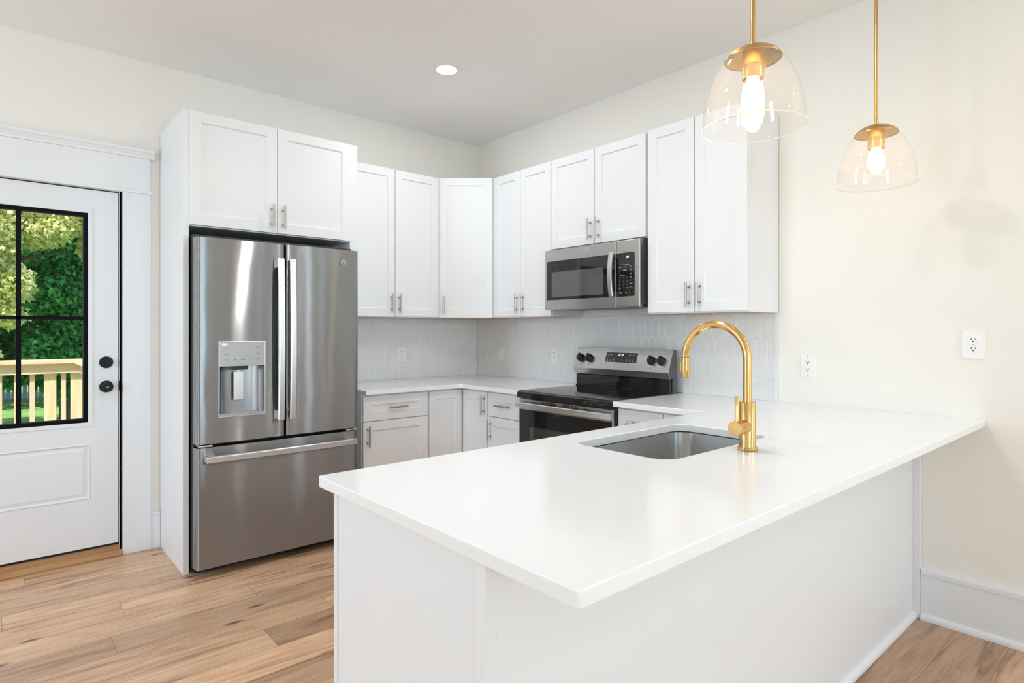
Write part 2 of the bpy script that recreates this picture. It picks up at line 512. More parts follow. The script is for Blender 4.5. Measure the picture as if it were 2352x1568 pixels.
def frame(origin, u, n):
    """Local (a, d, z) -> world: a along u, d outward along n."""
    u = Vector(u).normalized(); n = Vector(n).normalized()
    return Matrix(((u.x, n.x, 0, origin[0]), (u.y, n.y, 0, origin[1]), (0, 0, 1, origin[2]), (0, 0, 0, 1)))

FA = frame((0, 0, 0), (1, 0, 0), (0, -1, 0))       # fridge wall: a = x, d = -y
FB = frame((0, 0, 0), (0, -1, 0), (-1, 0, 0))      # range wall: a = -y, d = -x

def shaker(Mx, a0, a1, z0, z1, d0, d1, rail=0.057, rec=0.009):
    """Shaker door or drawer front: flat frame round a sunk panel."""
    bm = bmesh.new()
    c = 0.0015
    def ring(i, d):
        return [bm.verts.new((a, d, z)) for a, z in ((a0 + i, z0 + i), (a1 - i, z0 + i), (a1 - i, z1 - i), (a0 + i, z1 - i))]
    R = [ring(0, d0), ring(0, d1 - c), ring(c, d1), ring(rail - 0.001, d1), ring(rail + 0.0035, d1 - rec)]
    bm.faces.new(R[0]); bm.faces.new(R[-1])
    for p, q in zip(R, R[1:]):
        for k in range(4):
            bm.faces.new((p[k], p[(k + 1) % 4], q[(k + 1) % 4], q[k]))
    xf(bm, bm.verts, Mx)
    return bm

def pull(parent, Mx, a, z, d, vertical=True, L=0.134, cc=0.085):
    """Brushed bar pull on two round posts; (a, z) is its middle, d the face it stands on."""
    bm = bmesh.new()
    P = lambda aa, dd, zz: Mx @ Vector((aa, dd, zz))
    s = 0.031
    if vertical: tube(bm, [P(a, d + s, z - L / 2), P(a, d + s, z + L / 2)], 0.006, 14)
    else: tube(bm, [P(a - L / 2, d + s, z), P(a + L / 2, d + s, z)], 0.006, 14)
    o = obj('pull', bm, M_NICKEL, parent, smooth='auto')
    for q in (-cc / 2, cc / 2):
        b2 = bmesh.new()
        aa, zz = (a, z + q) if vertical else (a + q, z)
        tube(b2, [P(aa, d - 0.0005, zz), P(aa, d + 0.003, zz), P(aa, d + 0.0031, zz), P(aa, d + s, zz)], 0.004, 12, radii=[0.0065, 0.0065, 0.004, 0.004])
        obj('post', b2, M_POST, o, smooth='auto')
    return o

def door_on(root, Mx, a0, a1, z0, z1, d0, d1, hand=None, name='door', zpull=None, vertical=True, L=0.134):
    """A shaker front with its pull. hand: 'l' or 'r' edge carries the pull, 'c' = centred; zpull = pull's middle."""
    o = obj(name, shaker(Mx, a0, a1, z0, z1, d0, d1), M_CAB, root)
    if hand:
        a = {'l': a0 + 0.030, 'r': a1 - 0.030, 'c': (a0 + a1) / 2}[hand]
        bm = bmesh.new()
        P = lambda aa, dd, zz: Mx @ Vector((aa, dd, zz))
        s, cc, d = 0.031, 0.085, d1
        if vertical: tube(bm, [P(a, d + s, zpull - L / 2), P(a, d + s, zpull + L / 2)], 0.006, 14)
        else: tube(bm, [P(a - L / 2, d + s, zpull), P(a + L / 2, d + s, zpull)], 0.006, 14)
        for q in (-cc / 2, cc / 2):
            aa, zz = (a, zpull + q) if vertical else (a + q, zpull)
            tube(bm, [P(aa, d - 0.0005, zz), P(aa, d + 0.003, zz), P(aa, d + 0.0031, zz), P(aa, d + s, zz)], 0.004, 12, radii=[0.0068, 0.0068, 0.004, 0.004])
        obj('pull', bm, M_NICKEL, o, smooth='auto')['label'] = 'brushed nickel bar pull'
    return o

def polymesh(name, polys, z0, z1, bev, m, base, holes=()):
    """A flat slab with rounded edges from 2-D outlines (first outlines outer, holes cut out)."""
    cu = bpy.data.curves.new(name, 'CURVE'); cu.dimensions = '2D'; cu.fill_mode = 'BOTH'
    for pts in list(polys) + list(holes):
        s = cu.splines.new('POLY'); s.points.add(len(pts) - 1)
        for p, (x, y) in zip(s.points, pts): p.co = (x - base[0], y - base[1], 0, 1)
        s.use_cyclic_u = True
    h = (z1 - z0) / 2
    cu.extrude = h - bev; cu.bevel_depth = bev; cu.bevel_resolution = 2
    cu.offset = -bev
    tmp = bpy.data.objects.new(name + '_outline', cu)
    COL.objects.link(tmp)
    dg = bpy.context.evaluated_depsgraph_get()
    me = bpy.data.meshes.new_from_object(tmp.evaluated_get(dg))
    bpy.data.objects.remove(tmp); bpy.data.curves.remove(cu)
    me.name = name
    for v in me.vertices: v.co.z += (z0 + z1) / 2 - base[2]
    me.materials.clear(); me.materials.append(m)
    for p in me.polygons: p.use_smooth = False
    o = bpy.data.objects.new(name, me); COL.objects.link(o); o.location = base
    return o

def round_rect(x0, x1, y0, y1, r, seg=8):
    pts = []
    for cx, cy, a in ((x1 - r, y1 - r, 0), (x0 + r, y1 - r, 90), (x0 + r, y0 + r, 180), (x1 - r, y0 + r, 270)):
        for k in range(seg + 1):
            t = math.radians(a + 90 * k / seg)
            pts.append((cx + r * math.cos(t), cy + r * math.sin(t)))
    return pts

def text_bm(s, size, Mx, thick=0.0006, align='CENTER'):
    """Lettering as a thin raised mesh; local x right, y up, placed by the 4x4 Mx."""
    cu = bpy.data.curves.new('lettering', 'FONT')
    cu.body = s; cu.size = size; cu.align_x = align; cu.align_y = 'CENTER'; cu.extrude = thick / 2
    tmp = bpy.data.objects.new('lettering', cu); COL.objects.link(tmp)
    dg = bpy.context.evaluated_depsgraph_get()
    me = bpy.data.meshes.new_from_object(tmp.evaluated_get(dg))
    bpy.data.objects.remove(tmp); bpy.data.curves.remove(cu)
    bm = bmesh.new(); bm.from_mesh(me); bpy.data.meshes.remove(me)
    xf(bm, bm.verts, Mx)
    return bm

def face_mx(Mx, a, d, z, tilt=0.0):
    """Matrix placing local (x right, y up, z out) on a wall frame at (a, d, z)."""
    o = Mx @ Vector((a, d, z))
    u = (Mx.to_3x3() @ Vector((1, 0, 0))); n = (Mx.to_3x3() @ Vector((0, 1, 0))); w = Vector((0, 0, 1))
    if tilt:
        R = Matrix.Rotation(tilt, 3, u); n = R @ n; w = R @ w
    return Matrix(((u.x, w.x, n.x, o.x), (u.y, w.y, n.y, o.y), (u.z, w.z, n.z, o.z), (0, 0, 0, 1)))

def merge(bm, other):
    me = bpy.data.meshes.new('t'); other.to_mesh(me); other.free()
    bm.from_mesh(me); bpy.data.meshes.remove(me)
    return bm

def wall_rects(bm, axis, pos0, pos1, a0, a1, z0, z1, holes):
    """A wall slab across [a0,a1]x[z0,z1] with rectangular openings (ha0, ha1, hz0, hz1)."""
    cuts = sorted(set([a0, a1] + [h[0] for h in holes] + [h[1] for h in holes]))
    for p, q in zip(cuts, cuts[1:]):
        hs = [h for h in holes if h[0] <= p + 1e-6 and h[1] >= q - 1e-6]
        spans = [(z0, z1)]
        if hs:
            h = hs[0]; spans = [(z0, h[2]), (h[3], z1)]
        for s0, s1 in spans:
            if s1 - s0 < 1e-4: continue
            if axis == 'y': box(bm, p, q, pos0, pos1, s0, s1)
            else: box(bm, pos0, pos1, p, q, s0, s1)
    return bm

# ------------------------------------------------------------------ room shell
struct('floor', bx(ROOM_X0, 0, ROOM_Y0, 0.0, -0.05, 0.0), M_FLOOR)
struct('ceiling', bx(ROOM_X0, 0, ROOM_Y0, 0, CEIL, CEIL + 0.08), M_CEIL)
DX0, DX1, DZ0, DZ1 = -3.535, -2.618, 0.0, 2.094          # rough opening of the outside door
struct('wall_left', wall_rects(bmesh.new(), 'y', 0.0, 0.12, ROOM_X0, 0.12, -0.05, CEIL + 0.05, [(DX0, DX1, -0.05, DZ1)]), M_WALL)
wr = [(c - w / 2, c + w / 2, z0, z1) for c, w, z0, z1, _ in WINDOWS['right']]
struct('wall_right', wall_rects(bmesh.new(), 'x', 0.0, 0.12, ROOM_Y0, 0.0, -0.05, CEIL + 0.05, wr), M_WALL)
wb = [(c - w / 2, c + w / 2, z0, z1) for c, w, z0, z1, _ in WINDOWS['rear']]
struct('wall_rear', wall_rects(bmesh.new(), 'y', ROOM_Y0 - 0.12, ROOM_Y0, ROOM_X0, 0.12, -0.05, CEIL + 0.05, wb), M_WALL)
wl = [(c - w / 2, c + w / 2, z0, z1) for c, w, z0, z1, _ in WINDOWS['left']]
struct('wall_side', wall_rects(bmesh.new(), 'x', ROOM_X0 - 0.12, ROOM_X0, ROOM_Y0, 0.12, -0.05, CEIL + 0.05, wl), M_WALL)

k = 0
for wname, lst in WINDOWS.items():
    for c, w, z0, z1, _ in lst:
        k += 1
        bm = bmesh.new()
        t = 0.022 if wname == 'right' else 0.045
        cut = lambda a0, a1, b0, b1: (box(bm, a0, a1, ROOM_Y0 - 0.075, ROOM_Y0 - 0.03, b0, b1) if wname == 'rear' else
                                      box(bm, ROOM_X0 - 0.075, ROOM_X0 - 0.03, a0, a1, b0, b1) if wname == 'left' else
                                      box(bm, 0.004, 0.028, a0, a1, b0, b1))
        cut(c - w / 2, c + w / 2, z0, z0 + t); cut(c - w / 2, c + w / 2, z1 - t, z1)
        cut(c - w / 2, c - w / 2 + t, z0 + t, z1 - t); cut(c + w / 2 - t, c + w / 2, z0 + t, z1 - t)
        zc = (z0 + z1) / 2
        cut(c - w / 2 + t, c + w / 2 - t, zc - 0.02, zc + 0.02)
        struct('window_%d' % k, bm, M_TRIM)  # unseen openings; left and right ones added for their light

# baseboards
def baseboard_profile():
    return [(0, 0), (-0.034, 0), (-0.033, 0.012), (-0.029, 0.021), (-0.018, 0.027), (-0.018, 0.199), (-0.024, 0.201), (-0.024, 0.219), (-0.021, 0.2255), (0, 0.2275)]
struct('baseboard_right', prism_y(bmesh.new(), baseboard_profile(), ROOM_Y0 + 0.001, -3.252), M_TRIM)
struct('baseboard_left', prism_x(bmesh.new(), [(0, 0), (-0.012, 0), (-0.012, 0.196), (-0.018, 0.198), (-0.018, 0.212), (0, 0.214)], -2.4645, -2.416), M_TRIM)

# ------------------------------------------------------------------ outside door, casing
CEN = (DX0 + DX1) / 2
tr = bmesh.new()
for x0, x1 in ((-2.607, -2.465), (2 * CEN + 2.465, 2 * CEN + 2.607)):
    box(tr, x0, x1, -0.020, 0.0, 0.0, 2.093)
box(tr, 2 * CEN + 2.457, -2.457, -0.030, 0.0, 2.093, 2.113)
box(tr, 2 * CEN + 2.470, -2.470, -0.022, 0.0, 2.113, 2.300)
prism_x(tr, [(0, 2.300), (-0.030, 2.300), (-0.034, 2.313), (-0.046, 2.329), (-0.056, 2.333), (-0.056, 2.349), (0, 2.349)], 2 * CEN + 2.448, -2.448)
struct('trim_1', tr, M_TRIM, bevel=0.0015)
jm = bmesh.new()
box(jm, DX1 - 0.002, DX1 + 0.012, 0.0, 0.12, 0.0, DZ1)
box(jm, DX0 - 0.012, DX0 + 0.002, 0.0, 0.12, 0.0, DZ1)
box(jm, DX0, DX1, 0.0, 0.12, DZ1 - 0.001, DZ1 + 0.012)
struct('trim_2', jm, M_TRIM)

door = bpy.data.objects.new('door_1', None); COL.objects.link(door)
door.location = (CEN, 0.03, 0.0); door['kind'] = 'structure'
sx0, sx1, sz0, sz1 = DX0 + 0.008, DX1 - 0.006, 0.070, 2.086
gx1 = -2.769; gx0 = 2 * CEN - gx1; gz0, gz1 = 0.776, 1.952
px1 = -2.757; px0 = 2 * CEN - px1; pz0, pz1 = 0.340, 0.655
YF, YB = 0.012, 0.056
slab = wall_rects(bmesh.new(), 'y', YF, YB, sx0, sx1, sz0, gz0 - 0.05, [(px0, px1, pz0, pz1)])
wall_rects(slab, 'y', YF, YB, sx0, sx1, gz0 - 0.05, sz1, [(gx0, gx1, gz0, gz1)])
bmesh.ops.remove_doubles(slab, verts=slab.verts, dist=1e-5)
slab_o = obj('door_slab', slab, M_DOOR, door, recalc=True)
# raised lower panel
pb = bmesh.new()
def rect_ring(bm, i, y, X0=None):
    return [bm.verts.new((x, y, z)) for x, z in ((px0 + i, pz0 + i), (px1 - i, pz0 + i), (px1 - i, pz1 - i), (px0 + i, pz1 - i))]
RR = [rect_ring(pb, 0, YF), rect_ring(pb, 0.007, YF - 0.004), rect_ring(pb, 0.012, YF + 0.010), rect_ring(pb, 0.016, YF + 0.011), rect_ring(pb, 0.036, YF + 0.003), rect_ring(pb, 0.038, YF + 0.003)]
for p, q in zip(RR, RR[1:]):
    for i in range(4): pb.faces.new((p[i], p[(i + 1) % 4], q[(i + 1) % 4], q[i]))
pb.faces.new(RR[-1])
bk = [pb.verts.new((x, YB, z)) for x, z in ((px0, pz0), (px1, pz0), (px1, pz1), (px0, pz1))]
for i in range(4): pb.faces.new((RR[0][i], RR[0][(i + 1) % 4], bk[(i + 1) % 4], bk[i]))
pb.faces.new(bk)
obj('raised_panel', pb, M_DOOR, door)
# moulding round the glass, black sash, muntins, glass
ml = bmesh.new()
def ring_box(bm, x0, x1, z0, z1, w, y0, y1):
    box(bm, x0, x0 + w, y0, y1, z0, z1); box(bm, x1 - w, x1, y0, y1, z0, z1)
    box(bm, x0 + w, x1 - w, y0, y1, z0, z0 + w); box(bm, x0 + w, x1 - w, y0, y1, z1 - w, z1)
ring_box(ml, gx0 - 0.022, gx1 + 0.022, gz0 - 0.022, gz1 + 0.022, 0.022, YF - 0.005, YF + 0.001)
obj('glazing_bead', ml, M_DOOR, door, bevel=0.002)
sa = bmesh.new()
ring_box(sa, gx0, gx1, gz0, gz1, 0.021, YF - 0.002, YB)
obj('window_sash', sa, M_FRAME, door)['label'] = 'black frame round the door glass'
mu = bmesh.new()
box(mu, CEN + 0.005 - 0.0108, CEN + 0.005 + 0.0108, YF + 0.004, YB - 0.004, gz0 + 0.021, gz1 - 0.021)
box(mu, gx0 + 0.021, gx1 - 0.021, YF + 0.004, YB - 0.004, 1.3515, 1.3705)
obj('muntin', mu, M_FRAME, door)['label'] = 'black glazing bars'
for x0, x1 in ((gx0 + 0.021, CEN - 0.006), (CEN + 0.016, gx1 - 0.021)):
    for z0, z1 in ((gz0 + 0.021, 1.3515), (1.3705, gz1 - 0.021)):
        obj('glass_pane', bx(x0, x1, 0.033, 0.036, z0, z1), M_GLASS, door)
# weatherstrip gap
gp = bmesh.new()
box(gp, sx1, DX1 - 0.002, 0.022, 0.05, 0.03, DZ1 - 0.002)
box(gp, sx0, sx1, 0.022, 0.05, sz1, DZ1 - 0.001)
box(gp, sx0, sx1, 0.022, 0.05, 0.056, sz0)
obj('weatherstrip', gp, M_GAP, door)
th = bmesh.new()
box(th, DX0, DX1 - 0.003, -0.004, 0.119, 0.0, 0.056)
prism_x(th, [(-0.004, 0.0), (-0.034, 0.0), (-0.036, 0.010), (-0.030, 0.022), (-0.016, 0.030), (-0.004, 0.032)], DX0 - 0.0, DX1 + 0.010)
obj('threshold', th, M_OAKTRIM, door)['label'] = 'oak threshold'
# deadbolt and knob
HX = -2.683
RY = Matrix.Rotation(PI / 2, 4, 'X')     # lathe axis z -> -y
bm = bmesh.new()
lathe(bm, [(0, 0), (0.0335, 0), (0.0335, 0.006), (0.031, 0.009), (0, 0.0105)], (HX, YF, 1.111), 40, RY)
db = obj('deadbolt', bm, M_MATTEBLK, door, smooth='auto')
bm = bmesh.new()
lathe(bm, [(0, 0.009), (0.011, 0.009), (0.010, 0.018), (0, 0.019)], (HX, YF, 1.111), 24, RY)
box(bm, HX - 0.004, HX + 0.004, YF - 0.030, YF - 0.012, 1.090, 1.124)
obj('thumb_turn', bm, M_MATTEBLK, db, bevel=0.002)
bm = bmesh.new()
lathe(bm, [(0, 0), (0.0335, 0), (0.0335, 0.006), (0.030, 0.009), (0.012, 0.011), (0.012, 0.034), (0.022, 0.038), (0.0275, 0.045), (0.0275, 0.058), (0.0255, 0.0605), (0, 0.0612)], (HX, YF, 0.972), 40, RY)
kn = obj('door_knob', bm, M_MATTEBLK, door, smooth='auto')
bm = bmesh.new()
lathe(bm, [(0.0, 0.0605), (0.006, 0.0605), (0.006, 0.063), (0, 0.0632)], (HX, YF, 0.972), 20, RY)
obj('lock_button', bm, M_POST, kn)
obj('strike_plate', bx(DX1 - 0.006, DX1 + 0.006, 0.0, 0.013, 0.945, 1.0), M_MATTEBLK, door)

# ------------------------------------------------------------------ refrigerator surround
sur = thing('refrigerator_cabinet', 'tall white cabinet surround with two shaker doors above the refrigerator', 'cabinet', (-1.9125, -0.30, 0.0))
obj('side_panel', bx(-2.414, -2.3845, -0.561, -0.004, 0.0, 2.467), M_CAB, sur, bevel=0.001)
obj('side_panel', bx(-1.462, -1.411, -0.561, -0.004, 0.0, 2.467), M_CAB, sur, bevel=0.001)
cb = bmesh.new()
box(cb, -2.3845, -1.462, -0.557, -0.004, 1.850, 2.464)
obj('carcass', cb, M_CAB, sur)
DZB, DZT = 1.856, 2.464
door_on(sur, FA, -2.3825, -1.9235, DZB, DZT, 0.557, 0.577, 'r', zpull=DZB + 0.093)
door_on(sur, FA, -1.9195, -1.4635, DZB, DZT, 0.557, 0.577, 'l', zpull=DZB + 0.093)

# ------------------------------------------------------------------ wall cabinets
UZ0, UZ1 = 1.386, 2.4356
def wall_cab(label, Mx, a0, a1, splits, z0, z1, depth, hands, name='wall_cabinet', group='white wall cabinets', under=True):
    mid = Mx @ Vector(((a0 + a1) / 2, depth / 2, z0))
    r = thing(name, label, 'cabinet', mid, group)
    obj('carcass', bx(a0, a1, 0.004, depth, z0, z1, Mx=Mx), M_CAB, r, bevel=0.0008)
    if under: obj('bottom_panel', bx(a0 + 0.003, a1 - 0.003, 0.013, depth - 0.002, z0 - 0.0012, z0 + 0.001, Mx=Mx), M_UNDER, r)['label'] = 'unpainted wood underside'
    ed = [a0] + splits + [a1]
    for i, (p, q) in enumerate(zip(ed, ed[1:])):
        door_on(r, Mx, p + 0.002, q - 0.002, z0 + 0.006, z1 - 0.002, depth, depth + 0.02, hands[i], zpull=z0 + 0.006 + 0.092)
    return r
wall_cab('white two-door wall cabinet on the left wall beside the refrigerator', FA, -1.410, -0.644, [-1.011], UZ0, UZ1, 0.327, ['r', 'l'])
wall_cab('narrow white two-door wall cabinet between the corner cabinet and the microwave', FB, 0.616, 1.2165, [0.9085], UZ0, UZ1, 0.305, ['r', 'l'])
wall_cab('short white two-door wall cabinet directly above the microwave', FB, 1.2185, 1.988, [1.601], 1.829, UZ1, 0.305, ['r', 'l'])
wall_cab('white two-door wall cabinet to the right of the microwave, behind the pendant', FB, 2.0095, 2.605, [2.3099], UZ0, UZ1, 0.320, ['r', 'l'])
# scribe strip between the microwave cabinet and the next one
# diagonal corner cabinet
cc_ = thing('corner_wall_cabinet', 'white single-door diagonal wall cabinet in the corner', 'cabinet', (-0.25, -0.25, UZ0), 'white wall cabinets')
poly = [(-0.004, -0.004), (-0.6425, -0.004), (-0.6425, -0.330), (-0.308, -0.6145), (-0.004, -0.6145)]
obj('carcass', prism(bmesh.new(), poly, UZ0 + 0.004, UZ1), M_CAB, cc_, bevel=0.0008)
obj('bottom_panel', prism(bmesh.new(), [(x * 0.995 - 0.001, y * 0.995 - 0.001) for x, y in poly], UZ0 - 0.0015, UZ0 + 0.004), M_UNDER, cc_)
p0, p1 = Vector((-0.6425, -0.330, 0)), Vector((-0.308, -0.6145, 0))
ud = (p1 - p0).normalized(); nd = Vector((-abs(ud.y), -abs(ud.x), 0))
FD = frame(p0, ud, nd)
LD = (p1 - p0).length
door_on(cc_, FD, 0.024, LD - 0.022, UZ0 + 0.001, UZ1 - 0.002, 0.0, 0.02, 'l', zpull=UZ0 + 0.095)

# ------------------------------------------------------------------ backsplash
def backsplash(label, Mx, a0, a1, wall_cat_phase):
    z0, z1 = 0.9145, UZ0
    r = thing('backsplash', label, 'backsplash', Mx @ Vector(((a0 + a1) / 2, 0, z0)))
    obj('grout', bx(a0, a1, 0.0005, 0.0065, z0, z1, Mx=Mx), M_GROUT, r)
    TW, PITCH, TIP, G = 0.0515, 0.1113, 0.0153, 0.0018
    bm = bmesh.new()
    S = PITCH - TIP
    row = 0
    zb_top = 1.366 + PITCH
    rng = random.Random(3)
    while zb_top > z0:
        a = a0 - TW + (TW / 2 if row % 2 else 0) + wall_cat_phase
        while a < a1 + TW:
            zt = zb_top; zb = zb_top - S - 2 * TIP
            pts = [(a, zt - TIP), (a + TW / 2, zt), (a + TW, zt - TIP), (a + TW, zb + TIP), (a + TW / 2, zb), (a, zb + TIP)]
            def clip(pp, f, inter):
                out = []
                for i in range(len(pp)):
                    p, q = pp[i], pp[(i + 1) % len(pp)]
                    if f(p): out.append(p)
                    if f(p) != f(q): out.append(inter(p, q))
                return out
            def cl(pp, ax, val, sgn):
                return clip(pp, lambda p: sgn * (p[ax] - val) >= -1e-9,
                            lambda p, q: tuple(p[i] + (q[i] - p[i]) * (val - p[ax]) / (q[ax] - p[ax]) for i in (0, 1)))
            cx, cz = a + TW / 2, (zt + zb) / 2
            sh = [(cx + (x - cx) * (1 - 2 * G / TW), cz + (z - cz) * (1 - 2 * G / (zt - zb))) for x, z in pts]
            for ax, val, sg in ((0, a0, 1), (0, a1, -1), (1, z0, 1), (1, z1, -1)):
                if sh: sh = cl(sh, ax, val, sg)
            if len(sh) >= 3:
                mx_, mz_ = sum(p[0] for p in sh) / len(sh), sum(p[1] for p in sh) / len(sh)
                if (max(p[0] for p in sh) - min(p[0] for p in sh)) > 0.004 and (max(p[1] for p in sh) - min(p[1] for p in sh)) > 0.004:
                    t1, t2 = rng.uniform(-1, 1) * 0.012, rng.uniform(-1, 1) * 0.012
                    lo = [bm.verts.new((x, 0.006, z)) for x, z in sh]
                    md = [bm.verts.new((x, 0.0085, z)) for x, z in sh]
                    hi = [bm.verts.new((mx_ + (x - mx_) * 0.94, 0.0098 + (x - mx_) * t1 + (z - mz_) * t2, mz_ + (z - mz_) * 0.97)) for x, z in sh]
                    n = len(sh)
                    for p, q in ((lo, md), (md, hi)):
                        for i in range(n): bm.faces.new((p[i], p[(i + 1) % n], q[(i + 1) % n], q[i]))
                    bm.faces.new(hi)
            a += TW
        row += 1; zb_top -= PITCH
    xf(bm, bm.verts, Mx)
    o = obj('picket_tiles', bm, M_TILE, r, recalc=True)
    o['label'] = 'pale grey long hexagon tiles'
    return r
backsplash('pale grey picket tile backsplash on the left wall beside the refrigerator', FA, -1.409, -0.0125, 0.012)
bs = backsplash('pale grey picket tile backsplash behind the range and under the cabinets', FB, 0.001, 2.583, 0.028)
obj('edge_trim', bx(2.583, 2.603, 0.0005, 0.012, 0.9145, UZ0 - 0.0005, Mx=FB), M_TRIM, bs, bevel=0.001)['label'] = 'white vertical edge strip'

# ------------------------------------------------------------------ base cabinets
BZ0, BZ1 = 0.105, 0.885
def base_cab(label, Mx, a0, a1, fronts, depth=0.61, group='white base cabinets'):
    r = thing('base_cabinet', label, 'cabinet', Mx @ Vector(((a0 + a1) / 2, depth / 2, 0.0)), group)
    obj('carcass', bx(a0, a1, 0.004, depth, BZ0, BZ1, Mx=Mx), M_CAB, r)
    obj('toe_kick', bx(a0, a1, 0.004, depth - 0.07, 0.0, BZ0, Mx=Mx), M_CAB, r)
    for nm, p, q, z0, z1, hand, zp, vert in fronts:
        door_on(r, Mx, p, q, z0, z1, depth, depth + 0.02, hand, nm, zp, vert)
    return r
base_cab('white base cabinet with one drawer over one door beside the refrigerator', FA, -1.408, -0.914,
         [('drawer', -1.4395 + 0.035, -0.9235, 0.7155, 0.873, 'c', 0.7945, False), ('door', -1.4045, -0.9235, 0.112, 0.7105, 'l', 0.622, True)])
cb_ = thing('corner_base_cabinet', 'white corner base cabinet with two door leaves meeting at the inner corner', 'cabinet', (-0.3, -0.3, 0), 'white base cabinets')
Lp = [(-0.004, -0.004), (-0.911, -0.004), (-0.911, -0.61), (-0.61, -0.61), (-0.61, -0.911), (-0.004, -0.911)]
obj('carcass', prism(bmesh.new(), Lp, BZ0, BZ1), M_CAB, cb_)
Lk = [(-0.004, -0.004), (-0.911, -0.004), (-0.911, -0.54), (-0.54, -0.54), (-0.54, -0.911), (-0.004, -0.911)]
obj('toe_kick', prism(bmesh.new(), Lk, 0.0, BZ0), M_CAB, cb_)
door_on(cb_, FA, -0.9075, -0.6335, 0.112, 0.873, 0.61, 0.63, None)
door_on(cb_, FB, 0.637, 0.9125, 0.112, 0.873, 0.61, 0.63, 'r', zpull=0.785)
base_cab('narrow white base cabinet with drawer and door between the corner cabinet and the range', FB, 0.914, 1.2605,
         [('drawer', 0.9205, 1.2585, 0.7155, 0.873, 'c', 0.793, False), ('door', 0.9205, 1.2585, 0.112, 0.7105, 'l', 0.622, True)])
base_cab('white base cabinet with a drawer to the right of the range, behind the sink', FB, 2.029, 2.3135,
         [('drawer', 2.031, 2.3115, 0.7155, 0.873, 'c', 0.802, False), ('door', 2.031, 2.3115, 0.112, 0.7105, 'l', 0.622, True)])
rb = thing('base_cabinet', 'plain white filler cabinet right of the range where the peninsula joins', 'cabinet', (-0.3, -2.45, 0), 'white base cabinets')
obj('carcass', bx(2.3145, 2.594, 0.004, 0.61, BZ0, BZ1, Mx=FB), M_CAB, rb)
obj('toe_kick', bx(2.3145, 2.594, 0.004, 0.54, 0.0, BZ0, Mx=FB), M_CAB, rb)
obj('filler_panel', bx(2.3165, 2.592, 0.61, 0.63, 0.112, 0.873, Mx=FB), M_CAB, rb, bevel=0.001)

# ------------------------------------------------------------------ worktops
CT0, CT1 = 0.8862, 0.9142
def arc(cx, cy, r, a0, a1, n=8):
    return [(cx + r * math.cos(math.radians(a0 + (a1 - a0) * i / n)), cy + r * math.sin(math.radians(a0 + (a1 - a0) * i / n))) for i in range(n + 1)]
CF = -0.672
pts = [(-0.001, -0.001), (-1.4085, -0.001), (-1.4085, CF)] + arc(CF - 0.03, CF - 0.03, 0.03, 90, 0) + [(CF, -1.2622), (-0.001, -1.2622)]
wt = polymesh('worktop', [pts], CT0, CT1, 0.0025, M_QUARTZ, (-0.4, -0.4, CT0))
tag(wt, 'L-shaped white quartz worktop in the corner between refrigerator and range', 'worktop')
QX, QB, QF = -2.5355, -2.565, -3.4785
SX0, SX1, SY0, SY1 = -1.697, -1.060, -3.062, -2.686
pts = [(-0.001, -2.0275), (CF, -2.0275), (CF, QB)] + [(QX + 0.012, QB)] + arc(QX + 0.012, QB - 0.012, 0.012, 90, 180, 5)[1:] + arc(QX + 0.006, QF + 0.006, 0.006, 180, 270, 4) + [(-0.001, QF)]
hole = round_rect(SX0, SX1, SY0, SY1, 0.062)
pw = polymesh('peninsula_worktop', [pts], CT0, CT1, 0.0025, M_QUARTZ, (-1.2, -3.0, CT0), holes=[hole])
tag(pw, 'long white quartz peninsula worktop with the sink cut-out, nearest the camera', 'worktop')

# ------------------------------------------------------------------ peninsula base
pn = thing('peninsula_cabinet', 'white panelled base under the overhanging peninsula worktop', 'cabinet', (-1.25, -2.9, 0.0))
PX, PY0, PY1 = -2.502, -2.597, -3.222
carc = bmesh.new()
box(carc, PX + 0.02, -0.001, PY0 - 0.0005, PY0 - 0.018, BZ0, CT0 - 0.0008)
box(carc, PX + 0.02, -0.001, PY1 + 0.012, PY1 + 0.03, 0.0, CT0 - 0.0008)
box(carc, PX + 0.02, -0.001, PY1 + 0.03, PY0 - 0.018, BZ0, BZ0 + 0.018)
for x in (-1.80, -0.95): box(carc, x, x + 0.018, PY1 + 0.03, PY0 - 0.018, BZ0 + 0.018, CT0 - 0.0008)
box(carc, PX + 0.03, -0.001, PY0 - 0.07, PY0 - 0.085, 0, BZ0)
obj('carcass', carc, M_CAB, pn)
obj('end_panel', bx(PX, PX + 0.02, PY1 + 0.004, PY0 - 0.022, 0.0, CT0 - 0.0008), M_CAB, pn)
obj('face_frame', bx(PX - 0.003, PX + 0.02, PY0 - 0.0195, PY0 + 0.0005, 0.0, CT0 - 0.0008), M_CAB, pn, bevel=0.0015)
obj('back_panel', bx(PX + 0.008, -0.001, PY1, PY1 + 0.012, 0.0, CT0 - 0.0008), M_CAB, pn)
ct = bmesh.new()
prism(ct, [(PX - 0.005, PY1 - 0.005), (PX + 0.024, PY1 - 0.005), (PX + 0.024, PY1 + 0.0), (PX, PY1 + 0.0), (PX, PY1 + 0.024), (PX - 0.005, PY1 + 0.024)], 0.0, CT0 - 0.0008)
obj('corner_trim', ct, M_CAB, pn, bevel=0.0012)
wt2 = bmesh.new()
box(wt2, -0.024, -0.001, PY1 - 0.028, PY1, 0.0, CT0 - 0.0008)
obj('wall_post', wt2, M_CAB, pn, bevel=0.002)
sh = prism_x(bmesh.new(), [(PY1, 0.0), (PY1 - 0.017, 0.0), (PY1 - 0.016, 0.010), (PY1 - 0.011, 0.018), (PY1 - 0.004, 0.023), (PY1, 0.024)], PX + 0.024, -0.0245)
obj('shoe_moulding', sh, M_CAB, pn)

